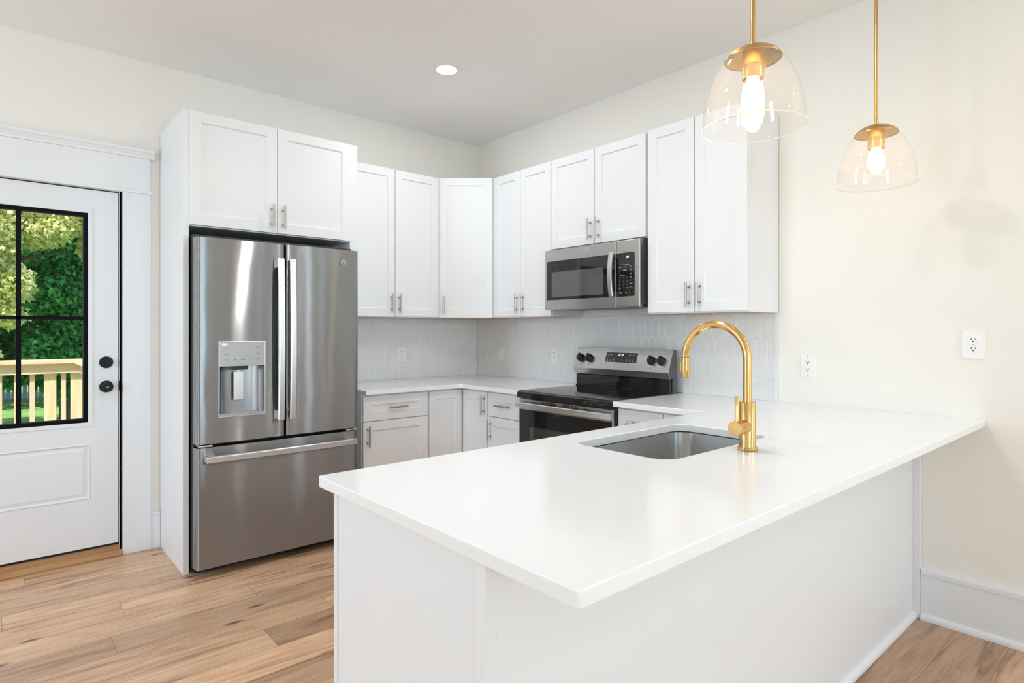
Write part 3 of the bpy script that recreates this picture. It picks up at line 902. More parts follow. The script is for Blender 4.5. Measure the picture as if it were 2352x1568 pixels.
# ------------------------------------------------------------------ sink
sk = thing('sink', 'rectangular stainless undermount sink in the peninsula worktop', 'sink', ((SX0 + SX1) / 2, (SY0 + SY1) / 2, 0.66))
bm = bmesh.new()
rings = []
def sring(inset, z, r):
    return [bm.verts.new((x, y, z)) for x, y in round_rect(SX0 - 0.006 + inset, SX1 + 0.006 - inset, SY0 - 0.006 + inset, SY1 + 0.006 - inset, r, 8)]
rings = [sring(-0.018, CT0 - 0.0006, 0.07), sring(0.0, CT0 - 0.0006, 0.066), sring(0.003, CT0 - 0.004, 0.066), sring(0.010, 0.72, 0.062), sring(0.016, 0.695, 0.060), sring(0.034, 0.682, 0.05), sring(0.16, 0.677, 0.02)]
for p, q in zip(rings, rings[1:]):
    for i in range(len(p)): bm.faces.new((p[i], p[(i + 1) % len(p)], q[(i + 1) % len(p)], q[i]))
bm.faces.new(rings[-1])
so = obj('basin', bm, M_SINK, sk, smooth='auto')
md = so.modifiers.new('thickness', 'SOLIDIFY'); md.thickness = 0.0015; md.offset = -1
bm = bmesh.new()
lathe(bm, [(0.044, 0.6785), (0.042, 0.681), (0.034, 0.679), (0.03, 0.672), (0, 0.671)], ((SX0 + SX1) / 2, (SY0 + SY1) / 2 + 0.05, 0), 32)
obj('drain', bm, M_HANDLE, sk, smooth='auto')

# ------------------------------------------------------------------ faucet
FX, FY = -1.365, -3.132
fa = thing('kitchen_faucet', 'brushed gold pull-down gooseneck faucet on the peninsula worktop', 'faucet', (FX, FY, CT1))
bm = bmesh.new()
lathe(bm, [(0, CT1), (0.0305, CT1), (0.0315, CT1 + 0.002), (0.0315, CT1 + 0.0085), (0.0300, CT1 + 0.0105), (0.0262, CT1 + 0.011), (0.0262, 1.0655), (0.0252, 1.067), (0.0, 1.067)], (FX, FY, 0), 48)
body = obj('body', bm, M_GOLD, fa, smooth='auto')
bm = bmesh.new()
AR, AZ = 0.1115, 1.201
path = [(FX, FY, 1.066), (FX, FY, 1.12), (FX, FY, AZ)]
for i in range(1, 33):
    t = PI * i / 32
    path.append((FX, FY + AR - AR * math.cos(t), AZ + AR * math.sin(t)))
tube(bm, path, 0.0134, 24)
obj('spout', bm, M_GOLD, fa, smooth='auto')
bm = bmesh.new()
HY = FY + 2 * AR
tube(bm, [(FX, HY, 1.2015), (FX, HY, 1.198), (FX, HY, 1.1975), (FX, HY, 1.16), (FX, HY, 1.132), (FX, HY, 1.130)], 0.0132, 24, radii=[0.0122, 0.0122, 0.0134, 0.0138, 0.0142, 0.0132])
bm2 = tube(bmesh.new(), [(FX, HY, 1.1985), (FX, HY, 1.2015)], 0.01385, 24)
obj('seam_ring', bm2, M_POST, fa)
sh_ = obj('spray_head', bm, M_GOLD, fa, smooth='auto')
bm = bx(FX - 0.0045, FX + 0.0045, HY + 0.012, HY + 0.0205, 1.150, 1.183)
obj('spray_button', bm, M_GOLDD, sh_, bevel=0.002)
bm = bmesh.new()
KZ = 0.990
tube(bm, [(FX - 0.01, FY, KZ), (FX - 0.0555, FY, KZ)], 0.0225, 32)
hb = obj('valve_barrel', bm, M_GOLD, fa, smooth='auto')
bm = bmesh.new()
tube(bm, [(FX - 0.0565, FY, KZ), (FX - 0.0575, FY, KZ), (FX - 0.0795, FY, KZ), (FX - 0.081, FY, KZ)], 0.0225, 32, radii=[0.0215, 0.0228, 0.0228, 0.0215])
hk = obj('valve_cap', bm, M_GOLD, fa, smooth='auto')
bm = bmesh.new()
tube(bm, [(FX - 0.066, FY, KZ + 0.018), (FX - 0.066, FY, KZ + 0.097), (FX - 0.066, FY, KZ + 0.0985)], 0.0062, 16, radii=[0.0062, 0.0062, 0.0052])
obj('lever', bm, M_GOLD, hk, smooth='auto')

# ------------------------------------------------------------------ refrigerator
fr = thing('refrigerator', 'stainless french-door refrigerator with water dispenser and bottom freezer drawer', 'refrigerator', (-1.928, -0.4, 0.0))
RX0, RX1, RF = -2.3815, -1.4745, -0.705
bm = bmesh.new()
box(bm, RX0 + 0.006, RX1 - 0.006, -0.615, -0.03, 0.03, 1.800)  # dark case raised above the doors to imitate deep shade in the gap
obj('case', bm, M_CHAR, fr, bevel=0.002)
bm = bmesh.new()
box(bm, RX0 + 0.02, RX1 - 0.02, -0.58, -0.10, 0.0, 0.031)
for x in (RX0 + 0.04, RX1 - 0.06): box(bm, x, x + 0.03, -0.57, -0.53, 0.0, 0.05)
obj('base_grille', bm, M_BLACK, fr)
def curved_front(a0, a1, z0, z1, y_back, hole=None, bow=0.0025, rad=0.012):
    """Door skin with softly bowed face and rolled side edges; hole = (a0, a1, z0, z1)."""
    bm = bmesh.new()
    mid, half = (a0 + a1) / 2, (a1 - a0) / 2
    prof = [(a0, y_back), (a0, RF + rad + 0.004)]
    for i in range(1, 6):
        t = PI / 2 * i / 5
        prof.append((a0 + rad * (1 - math.cos(t)), RF + 0.004 + rad * (1 - math.sin(t))))
    xs = [a0 + rad + (a1 - a0 - 2 * rad) * i / 24 for i in range(1, 24)]
    if hole: xs = sorted([x for x in xs if all(abs(x - h) > 0.006 for h in hole[:2])] + list(hole[:2]))
    for x in xs: prof.append((x, RF + 0.004 - bow * (1 - ((x - mid) / half) ** 2)))
    for i in range(5, 0, -1):
        t = PI / 2 * i / 5
        prof.append((a1 - rad * (1 - math.cos(t)), RF + 0.004 + rad * (1 - math.sin(t))))
    prof += [(a1, RF + rad + 0.004), (a1, y_back)]
    zs = [z0, z1] if not hole else [z0, hole[2], hole[3], z1]
    cols = [[bm.verts.new((x, y, z)) for z in zs] for x, y in prof]
    for i in range(len(prof) - 1):
        for j in range(len(zs) - 1):
            if hole and j == 1 and prof[i][0] >= hole[0] - 1e-6 and prof[i + 1][0] <= hole[1] + 1e-6: continue
            bm.faces.new((cols[i][j], cols[i + 1][j], cols[i + 1][j + 1], cols[i][j + 1]))
    for j in range(len(zs) - 1): bm.faces.new((cols[0][j], cols[0][j + 1], cols[-1][j + 1], cols[-1][j]))
    bm.faces.new([c[0] for c in cols]); bm.faces.new([c[-1] for c in cols])
    return bm
GAPX = -1.9225
HO = (-2.2715, -2.0405, 0.838, 1.2285)
FD0, FD1 = 0.700, 1.7775
ld = obj('fridge_door', curved_front(RX0, GAPX - 0.0035, FD0, FD1, -0.632, HO), M_STEEL, fr, smooth='auto')
ld['label'] = 'left refrigerator door with dispenser'
rd = obj('fridge_door', curved_front(GAPX + 0.0035, RX1, FD0, FD1, -0.632), M_STEEL, fr, smooth='auto')
fz = obj('freezer_drawer', curved_front(RX0, RX1, 0.052, 0.682, -0.632), M_STEEL, fr, smooth='auto')
# door edge liners and gaskets
bm = bmesh.new()
box(bm, RX0 + 0.004, RX1 - 0.004, -0.632, -0.615, 0.06, 1.74)
obj('gasket', bm, M_GAP, fr)
# vertical bowed bar handles
def bar_handle(parent, p0, p1, out, width, thick, axis, bow, name='handle'):
    """Curved rectangular bar between p0 and p1, standing 'out' from the face along -y, on two feet."""
    p0, p1 = Vector(p0), Vector(p1)
    n = 18
    bm = bmesh.new()
    side = Vector((1, 0, 0)) if axis == 'z' else Vector((0, 0, 1))
    rings = []
    for i in range(n + 1):
        t = i / n
        c = p0.lerp(p1, t) + Vector((0, -1, 0)) * (out + bow * (1 - (2 * t - 1) ** 2))
        h = thick / 2
        prof = [(-width / 2, h), (-width / 2, -h * 0.3), (-width / 2 + 0.004, -h), (width / 2 - 0.004, -h), (width / 2, -h * 0.3), (width / 2, h)]
        rings.append([bm.verts.new(c + side * a + Vector((0, 1, 0)) * b) for a, b in prof])
    for p, q in zip(rings, rings[1:]):
        for i in range(6): bm.faces.new((p[i], p[(i + 1) % 6], q[(i + 1) % 6], q[i]))
    bm.faces.new(rings[0]); bm.faces.new(rings[-1])
    d = (p1 - p0).normalized()
    for p, s in ((p0, 1), (p1, -1)):
        a = p + d * s * 0.004; b = p + d * s * 0.05
        lo = Vector([min(a[i], b[i]) for i in range(3)]); hi = Vector([max(a[i], b[i]) for i in range(3)])
        w = width / 2 - 0.004
        if axis == 'z': box(bm, lo.x - w, lo.x + w, p.y - out + thick / 2 - 0.001, p.y + 0.006, lo.z, hi.z)
        else: box(bm, lo.x, hi.x, p.y - out + thick / 2 - 0.001, p.y + 0.006, lo.z - w, lo.z + w)
    return obj(name, bm, M_HANDLE, parent, bevel=0.0012, smooth='auto')
bar_handle(ld, (-1.9615, RF - 0.001, 0.797), (-1.9615, RF - 0.001, 1.692), 0.040, 0.036, 0.015, 'z', 0.012)
bar_handle(rd, (-1.8960, RF - 0.001, 0.797), (-1.8960, RF - 0.001, 1.692), 0.040, 0.036, 0.015, 'z', 0.012)
bar_handle(fz, (-2.345, RF - 0.001, 0.624), (-1.507, RF - 0.001, 0.624), 0.040, 0.036, 0.015, 'x', 0.012)
# hinges at the door bottoms and on top
for x in (RX0 + 0.045, RX1 - 0.045):
    bm = bx(x - 0.034, x + 0.034, -0.70, -0.62, 0.685, 0.6945)
    obj('hinge', bm, M_HANDLE, fr, bevel=0.003)
for x in (RX0 + 0.06, RX1 - 0.06):
    obj('hinge_cover', bx(x - 0.045, x + 0.045, -0.68, -0.616, 1.745, 1.772), M_CHAR, fr, bevel=0.004)
# dispenser: (sub-parts of the left door)
h0, h1, hz0, hz1 = HO
zsplit = 1.1018
bm = bmesh.new()
RB = -0.640
box(bm, h0 - 0.001, h1 + 0.001, RB + 0.003, RB + 0.006, hz0, hz1)
obj('dispenser_back', bm, M_DGREY, ld)
bm = bmesh.new()
n = 16
cv = []
for i in range(n + 1):
    t = i / n
    x = h0 + (h1 - h0) * t
    y = RF + 0.004 + 0.052 * (1 - abs(2 * t - 1) ** 4) ** 0.5
    cv.append((x, min(y, RB + 0.002)))
A = [bm.verts.new((x, y, hz0 + 0.012)) for x, y in cv]; B = [bm.verts.new((x, y, zsplit)) for x, y in cv]
for i in range(n): bm.faces.new((A[i], A[i + 1], B[i + 1], B[i]))
bm.faces.new(A)
bm.faces.new(B)
dcav = obj('dispenser_niche', bm, brushed('niche_silver', (0.40, 0.41, 0.43), 0.34, aniso=0.2), ld, smooth='auto', recalc=True)
for f in dcav.data.polygons: pass
dpan = obj('dispenser_panel', bx(h0, h1, RF - 0.0045, RB, zsplit, hz1), M_PANELGREY, ld, bevel=0.0015)
bm = bmesh.new()
ring_box(bm, h0 - 0.0045, h1 + 0.0045, hz0 - 0.0045, hz1 + 0.0045, 0.0045, RF - 0.0060, RF + 0.004)
obj('dispenser_bezel', bm, M_HANDLE, ld, bevel=0.001)
obj('drip_tray', bx(h0, h1, RF - 0.0055, RB, hz0, hz0 + 0.0125), M_PANELGREY, ld, bevel=0.001)
bm = bmesh.new()
box(bm, -2.1925, -2.1405, -0.676, -0.668, 0.917, 1.070)
box(bm, -2.176, -2.155, -0.672, -0.645, 1.062, 1.100)
obj('dispenser_paddle', bm, M_HANDLE, ld, bevel=0.002)
obj('dispenser_nozzle', bx(-2.205, -2.12, -0.690, -0.645, 1.080, 1.1018), M_BLACK, ld, bevel=0.003)
obj('energy_sticker', bx(h0 + 0.010, h0 + 0.038, RF - 0.0052, RF - 0.0044, 1.211, 1.224), M_STICKER, ld)
bm = bmesh.new()
DW = h1 - h0
for fx_, fz_, w, hh in ((0.16, 0.772, 0.11, 0.012), (0.16, 0.715, 0.15, 0.005), (0.16, 0.515, 0.13, 0.018), (0.85, 0.79, 0.09, 0.012), (0.85, 0.74, 0.14, 0.005), (0.85, 0.535, 0.07, 0.012), (0.85, 0.48, 0.14, 0.010),
                      (0.155, 0.27, 0.05, 0.012), (0.155, 0.215, 0.08, 0.005), (0.335, 0.27, 0.06, 0.022), (0.51, 0.27, 0.09, 0.022), (0.68, 0.275, 0.07, 0.02), (0.85, 0.28, 0.05, 0.022)):
    cxx = h0 + DW * fx_; czz = zsplit + (hz1 - zsplit) * fz_
    box(bm, cxx - w * DW / 2, cxx + w * DW / 2, RF - 0.0050, RF - 0.0044, czz - hh * 0.07, czz + hh * 0.07)
add_print(dpan, bm, M_MARK)
def roundel(parent, Mx, a, d, z, r, mring):
    """Round maker's badge: outer ring, four curls and a two-letter monogram."""
    bm = bmesh.new()
    fm = face_mx(Mx, a, d, z)
    lathe(bm, [(r, 0), (r, 0.0016), (r * 0.97, 0.002), (r * 0.82, 0.002), (r * 0.80, 0.0012), (r * 0.80, 0.0)], (0, 0, 0), 40)
    for q in range(4):
        ang = PI / 2 * q + 0.3
        cpts = []
        for i in range(9):
            t = i / 8
            rr = r * (0.70 - 0.10 * t); an = ang + t * 1.25
            cpts.append((rr * math.cos(an), rr * math.sin(an), 0.001))
        tube(bm, cpts, r * 0.045, 6)
    xf(bm, bm.verts, fm)
    merge(bm, text_bm('GE', r * 0.95, fm @ Matrix.Translation((0, 0, 0.0007)), 0.0014))
    return obj('badge', bm, mring, parent, recalc=True)
roundel(rd, FA, -1.5768, -RF + 0.0032, 1.700, 0.0165, M_HANDLE)
obj('indicator_light', bx(-2.205, -2.195, -0.655, -0.645, 0.046, 0.0505), M_BLUE, fr)

# ------------------------------------------------------------------ range
rg = thing('range', 'stainless electric range with black glass cooktop between the base cabinets', 'range', (-0.36, -1.646, 0))
RA0, RA1 = 1.268, 2.0225
obj('case', bx(RA0 + 0.004, RA1 - 0.004, 0.066, 0.625, 0.03, 0.895, Mx=FB), M_DGREY, rg)
for a in (RA0 + 0.06, RA1 - 0.06):
    for d in (0.12, 0.56):
        bm = tube(bmesh.new(), [FB @ Vector((a, d, 0.0)), FB @ Vector((a, d, 0.031))], 0.015, 12)
        obj('foot', bm, M_BLACK, rg)
# cooktop: black glass slab with a deep rounded front edge
bm = bmesh.new()
outl = [(0.118, 0.897), (0.118, 0.9165), (0.645, 0.9165), (0.661, 0.914), (0.6705, 0.907), (0.674, 0.895), (0.674, 0.8715), (0.655, 0.8715), (0.648, 0.897)]
va = [bm.verts.new((RA0, d, z)) for d, z in outl]; vb = [bm.verts.new((RA1, d, z)) for d, z in outl]
bm.faces.new(va); bm.faces.new(vb)
for i in range(len(outl)): bm.faces.new((va[i], va[(i + 1) % len(outl)], vb[(i + 1) % len(outl)], vb[i]))
xf(bm, bm.verts, FB)
obj('cooktop', bm, M_BGLASS, rg, smooth='auto')
# control backguard
sec = [(0.066, 0.917), (0.066, 1.1745), (0.100, 1.1775), (0.1045, 1.1760), (0.1545, 1.0410), (0.1400, 1.0030), (0.1260, 1.0000), (0.1260, 0.917)]
def across(bm, outline, a0, a1):
    va = [bm.verts.new((a0, d, z)) for d, z in outline]; vb = [bm.verts.new((a1, d, z)) for d, z in outline]
    bm.faces.new(va); bm.faces.new(vb)
    for i in range(len(outline)): bm.faces.new((va[i], va[(i + 1) % len(outline)], vb[(i + 1) % len(outline)], vb[i]))
    xf(bm, bm.verts, FB)
    return bm
obj('backguard_case', across(bmesh.new(), [(0.066, 0.9165), (0.066, 1.1735), (0.1015, 1.1750), (0.150, 1.0405), (0.137, 1.0045), (0.100, 1.0045), (0.100, 0.9165)], RA0 + 0.001, RA1 - 0.001), M_DGREY, rg)
cp = obj('control_panel', across(bmesh.new(), [(0.092, 1.1760), (0.1010, 1.1780), (0.1050, 1.1765), (0.1555, 1.0410), (0.1405, 1.0020), (0.1365, 1.0035), (0.1500, 1.0412), (0.1020, 1.1740)], RA0, RA1), M_STEEL2, rg)
obj('riser', across(bmesh.new(), [(0.100, 0.9165), (0.100, 0.9985), (0.129, 0.9985), (0.131, 0.996), (0.131, 0.930), (0.139, 0.9225), (0.139, 0.9165)], RA0 + 0.006, RA1 - 0.010), M_BGLASS, rg)
tilt = math.atan2(0.1555 - 0.105, 1.1765 - 1.041)
def panel_pt(z):
    t = (z - 1.041) / (1.1765 - 1.041); return 0.1555 + (0.105 - 0.1555) * t
def panel_mx(a, z, lift=0.0):
    d = panel_pt(z)
    u = Vector((0, -1, 0)); nn = Vector((-math.cos(tilt), 0, math.sin(tilt))); w = Vector((math.sin(tilt), 0, math.cos(tilt)))
    o = FB @ Vector((a, d, z)) + nn * lift
    return Matrix(((u.x, w.x, nn.x, o.x), (u.y, w.y, nn.y, o.y), (u.z, w.z, nn.z, o.z), (0, 0, 0, 1)))
for a in (1.3175, 1.3945, 1.8915, 1.9635):
    bm = bmesh.new()
    pm = panel_mx(a, 1.106)
    lathe(bm, [(0, -0.001), (0.0265, -0.001), (0.0275, 0.004), (0.0262, 0.010), (0.0235, 0.012), (0.0225, 0.026), (0.0205, 0.028), (0, 0.0285)], (0, 0, 0), 32)
    box(bm, -0.0052, 0.0052, -0.024, 0.0265, 0.010, 0.036)
    xf(bm, bm.verts, pm)
    obj('knob', bm, M_BLACK, cp, bevel=0.001, smooth='auto')
bm = bmesh.new()
box(bm, 1.5245 - 1.6455, 1.7735 - 1.6455, -0.0335, 0.0335, -0.001, 0.0012)
xf(bm, bm.verts, panel_mx(1.649, 1.1185))
disp = obj('display', bm, M_BGLASS, cp)
bm = bmesh.new()
ring = [(-0.127, 0.127, -0.0365, -0.0335), (-0.127, 0.127, 0.0335, 0.0365), (-0.127, -0.1245, -0.0335, 0.0335), (0.1245, 0.127, -0.0335, 0.0335)]
for x0, x1, y0, y1 in ring: box(bm, x0, x1, y0, y1, -0.001, 0.0010)
xf(bm, bm.verts, panel_mx(1.649, 1.1185))
obj('display_frame', bm, M_HANDLE, cp)
def seg_digits(s, h, x0, y0, th, slant=0.12):
    """Seven-segment characters as little raised bars."""
    SEG = {'0': 'abcdef', '1': 'bc', '2': 'abged', '4': 'fgbc', 'P': 'abgfe', 'F': 'aefg', ':': ':'}
    bm = bmesh.new(); w = h * 0.52; x = x0
    for ch in s:
        if ch == ':':
            for yy in (0.3, 0.7): box(bm, x + yy * h * slant, x + th + yy * h * slant, y0 + yy * h - th / 2, y0 + yy * h + th / 2, 0.0012, 0.0018)
            x += th * 2.2; continue
        G = {'a': (0, w, h - th, h), 'd': (0, w, 0, th), 'g': (0, w, h / 2 - th / 2, h / 2 + th / 2), 'f': (0, th, h / 2, h), 'b': (w - th, w, h / 2, h), 'e': (0, th, 0, h / 2), 'c': (w - th, w, 0, h / 2)}
        for g in SEG[ch]:
            p, q, r0, r1 = G[g]
            v0 = len(bm.verts); bm.verts.ensure_lookup_table()
            box(bm, x + p, x + q, y0 + r0, y0 + r1, 0.0012, 0.0018)
        x += w + th * 1.3
    for v in bm.verts: v.co.x += (v.co.y - y0) * slant
    return bm
bm = seg_digits('12:14', 0.0155, -0.026, 0.0095, 0.0018)
xf(bm, bm.verts, panel_mx(1.649, 1.1185))
obj('clock_digits', bm, M_LED, cp)
bm = bmesh.new()
for x, y, w, hh in ((-0.104, 0.0145, 0.012, 0.003), (-0.082, 0.016, 0.014, 0.007), (0.071, 0.0165, 0.017, 0.0075), (0.099, 0.0165, 0.012, 0.0075), (-0.101, -0.017, 0.006, 0.010), (-0.075, -0.017, 0.006, 0.010), (-0.050, -0.017, 0.006, 0.010),
                    (-0.101, -0.0245, 0.014, 0.0022), (-0.075, -0.0245, 0.017, 0.0022), (-0.052, -0.0245, 0.010, 0.0022), (-0.014, -0.017, 0.009, 0.003), (0.014, -0.017, 0.008, 0.0025), (0.014, -0.017, 0.0025, 0.008), (0.051, -0.017, 0.006, 0.010), (0.077, -0.017, 0.008, 0.007), (0.102, -0.017, 0.006, 0.009),
                    (0.050, -0.0245, 0.013, 0.0022), (0.076, -0.0245, 0.009, 0.0022), (0.102, -0.0245, 0.012, 0.0022)):
    box(bm, x - w / 2, x + w / 2, y - hh / 2, y + hh / 2, 0.0012, 0.0016)
xf(bm, bm.verts, panel_mx(1.649, 1.1185))
add_print(disp, bm, plain('grey_icons', (0.35, 0.35, 0.36), 0.5))
bm = bmesh.new()
for a, z in ((1.3225, 1.064), (1.3985, 1.064), (1.8965, 1.064), (1.9685, 1.064)):
    b2 = bmesh.new(); lathe(b2, [(0, 0), (0.0028, 0), (0.0028, 0.001), (0, 0.001)], (0, 0, 0), 12); xf(b2, b2.verts, panel_mx(a, z)); merge(bm, b2)
for a, z, w in ((1.322, 1.148, 0.010), (1.398, 1.148, 0.010), (1.896, 1.148, 0.012), (1.943, 1.152, 0.012), (1.985, 1.150, 0.018)):
    b2 = bmesh.new(); box(b2, -w / 2, w / 2, -0.0012, 0.0012, 0, 0.0006); xf(b2, b2.verts, panel_mx(a, z)); merge(bm, b2)
add_print(cp, bm, M_MARK)
# oven door, vent strip, handle, drawer
od = obj('oven_door', bx(RA0 + 0.006, RA1 - 0.006, 0.625, 0.660, 0.245, 0.8665, Mx=FB), M_STEEL2, rg, bevel=0.002)
obj('oven_window', bx(RA0 + 0.008, RA1 - 0.008, 0.659, 0.6635, 0.250, 0.800, Mx=FB), M_BGLASS, od, bevel=0.001)
obj('window_glass', bx(RA0 + 0.10, RA1 - 0.10, 0.6632, 0.6642, 0.33, 0.70, Mx=FB), M_WGLASS, od)
for a, b, two in ((1.384, 1.420, 0), (1.470, 1.531, 1), (1.5386, 1.5926, 1), (1.648, 1.703, 1), (1.7116, 1.7644, 1), (1.8166, 1.857, 0)):
    for z in ((0.8565, 0.8475) if two else (0.8490,)):
        obj('vent_slot', bx(a, b, 0.6595, 0.6606, z - 0.0030, z + 0.0030, Mx=FB), M_GAP, od)
for q in range(4): obj('vent_slot', bx(RA1 - 0.012, RA1 - 0.0055, 0.632, 0.645, 0.835 - q * 0.017, 0.844 - q * 0.017, Mx=FB), M_GAP, od)
bm = bmesh.new()
rings = []
a0h, a1h = RA0 + 0.006, RA1 - 0.006
for i in range(15):
    t = i / 14; a = a0h + (a1h - a0h) * t; d = 0.690 + 0.007 * (1 - (2 * t - 1) ** 2)
    rings.append([bm.verts.new(FB @ Vector((a, d + dd, z))) for dd, z in ((-0.010, 0.847), (0.003, 0.847), (0.007, 0.843), (0.007, 0.817), (0.003, 0.813), (-0.010, 0.813))])
for p, q in zip(rings, rings[1:]):
    for i in range(6): bm.faces.new((p[i], p[(i + 1) % 6], q[(i + 1) % 6], q[i]))
bm.faces.new(rings[0]); bm.faces.new(rings[-1])
for a in (a0h + 0.004, a1h - 0.044): box(bm, a, a + 0.04, 0.659, 0.684, 0.816, 0.844, Mx=FB)
obj('handle', bm, M_HANDLE, od, smooth='auto')
obj('storage_drawer', bx(RA0 + 0.006, RA1 - 0.006, 0.625, 0.658, 0.05, 0.238, Mx=FB), M_STEEL2, rg, bevel=0.002)

# ------------------------------------------------------------------ microwave
mw = thing('microwave', 'stainless over-the-range microwave mounted under the short wall cabinet', 'microwave', (-0.2, -1.603, 1.429))
MA0, MA1, MZ0, MZ1, MD = 1.2195, 1.9870, 1.4289, 1.8200, 0.3823
obj('case', bx(MA0 + 0.003, MA1 - 0.003, 0.005, 0.345, MZ0 + 0.012, MZ1 + 0.007, Mx=FB), M_DGREY, mw)
bm = bmesh.new()
box(bm, MA0 + 0.01, MA1 - 0.01, 0.02, 0.34, MZ0 + 0.002, MZ0 + 0.0125, Mx=FB)
obj('underside', bm, M_BLACK, mw)
SEAM = 1.8185
md_ = obj('microwave_door', bx(MA0, SEAM - 0.0012, 0.345, MD, MZ0, MZ1, Mx=FB), M_STEEL2, mw, bevel=0.003)
obj('door_glass', prism(bmesh.new(), round_rect(1.2385, 1.809, 1.4915, 1.7455, 0.010), MD - 0.002, MD + 0.0012,
                        Mx=FB @ Matrix(((1, 0, 0, 0), (0, 0, 1, 0), (0, 1, 0, 0), (0, 0, 0, 1)))), M_BGLASS, md_)
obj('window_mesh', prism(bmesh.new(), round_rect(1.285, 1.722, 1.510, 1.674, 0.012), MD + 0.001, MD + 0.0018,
                         Mx=FB @ Matrix(((1, 0, 0, 0), (0, 0, 1, 0), (0, 1, 0, 0), (0, 0, 0, 1)))), plain('window_mesh_grey', (0.10, 0.10, 0.10), 0.06, spec=0.9), md_)  # mesh panel; its lighter grey also paints a reflection
cn = obj('control_column', bx(SEAM + 0.0012, MA1 - 0.001, 0.345, MD, MZ0, MZ1, Mx=FB), M_STEEL2, mw, bevel=0.006, segs=4)
kpad = obj('keypad', prism(bmesh.new(), round_rect(1.8205, 1.9515, 1.4905, 1.7455, 0.010), MD - 0.002, MD + 0.0012,
                    Mx=FB @ Matrix(((1, 0, 0, 0), (0, 0, 1, 0), (0, 1, 0, 0), (0, 0, 0, 1)))), M_BGLASS, cn)
bm = seg_digits('PF', 0.0135, 1.8955 - 1.886, 1.7120 - 1.62, 0.0019)
xf(bm, bm.verts, face_mx(FB, 1.886, MD + 0.0002, 1.62))
obj('display_digits', bm, M_LED, cn)
kp = bmesh.new()
for i, ch in enumerate('123456789'):
    a = 1.8475 + (i % 3) * 0.0265; z = 1.5985 - (i // 3) * 0.0195
    merge(kp, text_bm(ch, 0.0085, face_mx(FB, a, MD + 0.0014, z), 0.0004))
merge(kp, text_bm('0', 0.0085, face_mx(FB, 1.874, MD + 0.0014, 1.540), 0.0004))
for a, z, w, hh in ((1.884, 1.6755, 0.06, 0.003), (1.8465, 1.661, 0.019, 0.003), (1.8845, 1.663, 0.022, 0.003), (1.9245, 1.6645, 0.018, 0.003), (1.8465, 1.642, 0.019, 0.003), (1.8835, 1.6435, 0.024, 0.007), (1.9255, 1.6455, 0.012, 0.009),
                    (1.926, 1.622, 0.014, 0.008), (1.926, 1.602, 0.015, 0.008), (1.927, 1.583, 0.021, 0.003), (1.927, 1.564, 0.020, 0.006), (1.927, 1.544, 0.020, 0.003), (1.867, 1.6145, 0.036, 0.0035), (1.8475, 1.540, 0.012, 0.006), (1.9005, 1.540, 0.012, 0.006), (1.8535, 1.511, 0.017, 0.009), (1.892, 1.511, 0.012, 0.008)):
    for zz in ((z,) if hh < 0.0045 else (z - hh * 0.28, z + hh * 0.28)):
        box(kp, a - w / 2, a + w / 2, MD + 0.0011, MD + 0.0016, zz - 0.0010, zz + 0.0010, Mx=FB)
add_print(kpad, kp, M_WMARK)
bm = bmesh.new()
rings = []
for i in range(17):
    t = i / 16; z = 1.493 + (1.753 - 1.493) * t; d = MD + 0.026 + 0.014 * (1 - (2 * t - 1) ** 2)
    rings.append([bm.verts.new(FB @ Vector((a, d + dd, z))) for a, dd in ((1.7855, -0.007), (1.7855, 0.002), (1.7885, 0.006), (1.8135, 0.006), (1.8165, 0.002), (1.8165, -0.007))])
for p, q in zip(rings, rings[1:]):
    for i in range(6): bm.faces.new((p[i], p[(i + 1) % 6], q[(i + 1) % 6], q[i]))
bm.faces.new(rings[0]); bm.faces.new(rings[-1])
for z in (1.4935, 1.7225): box(bm, 1.788, 1.814, MD + 0.0005, MD + 0.0225, z, z + 0.030, Mx=FB)
obj('handle', bm, M_HANDLE, md_, smooth='auto')
roundel(md_, FB, 1.5893, MD, 1.7828, 0.0155, M_HANDLE)

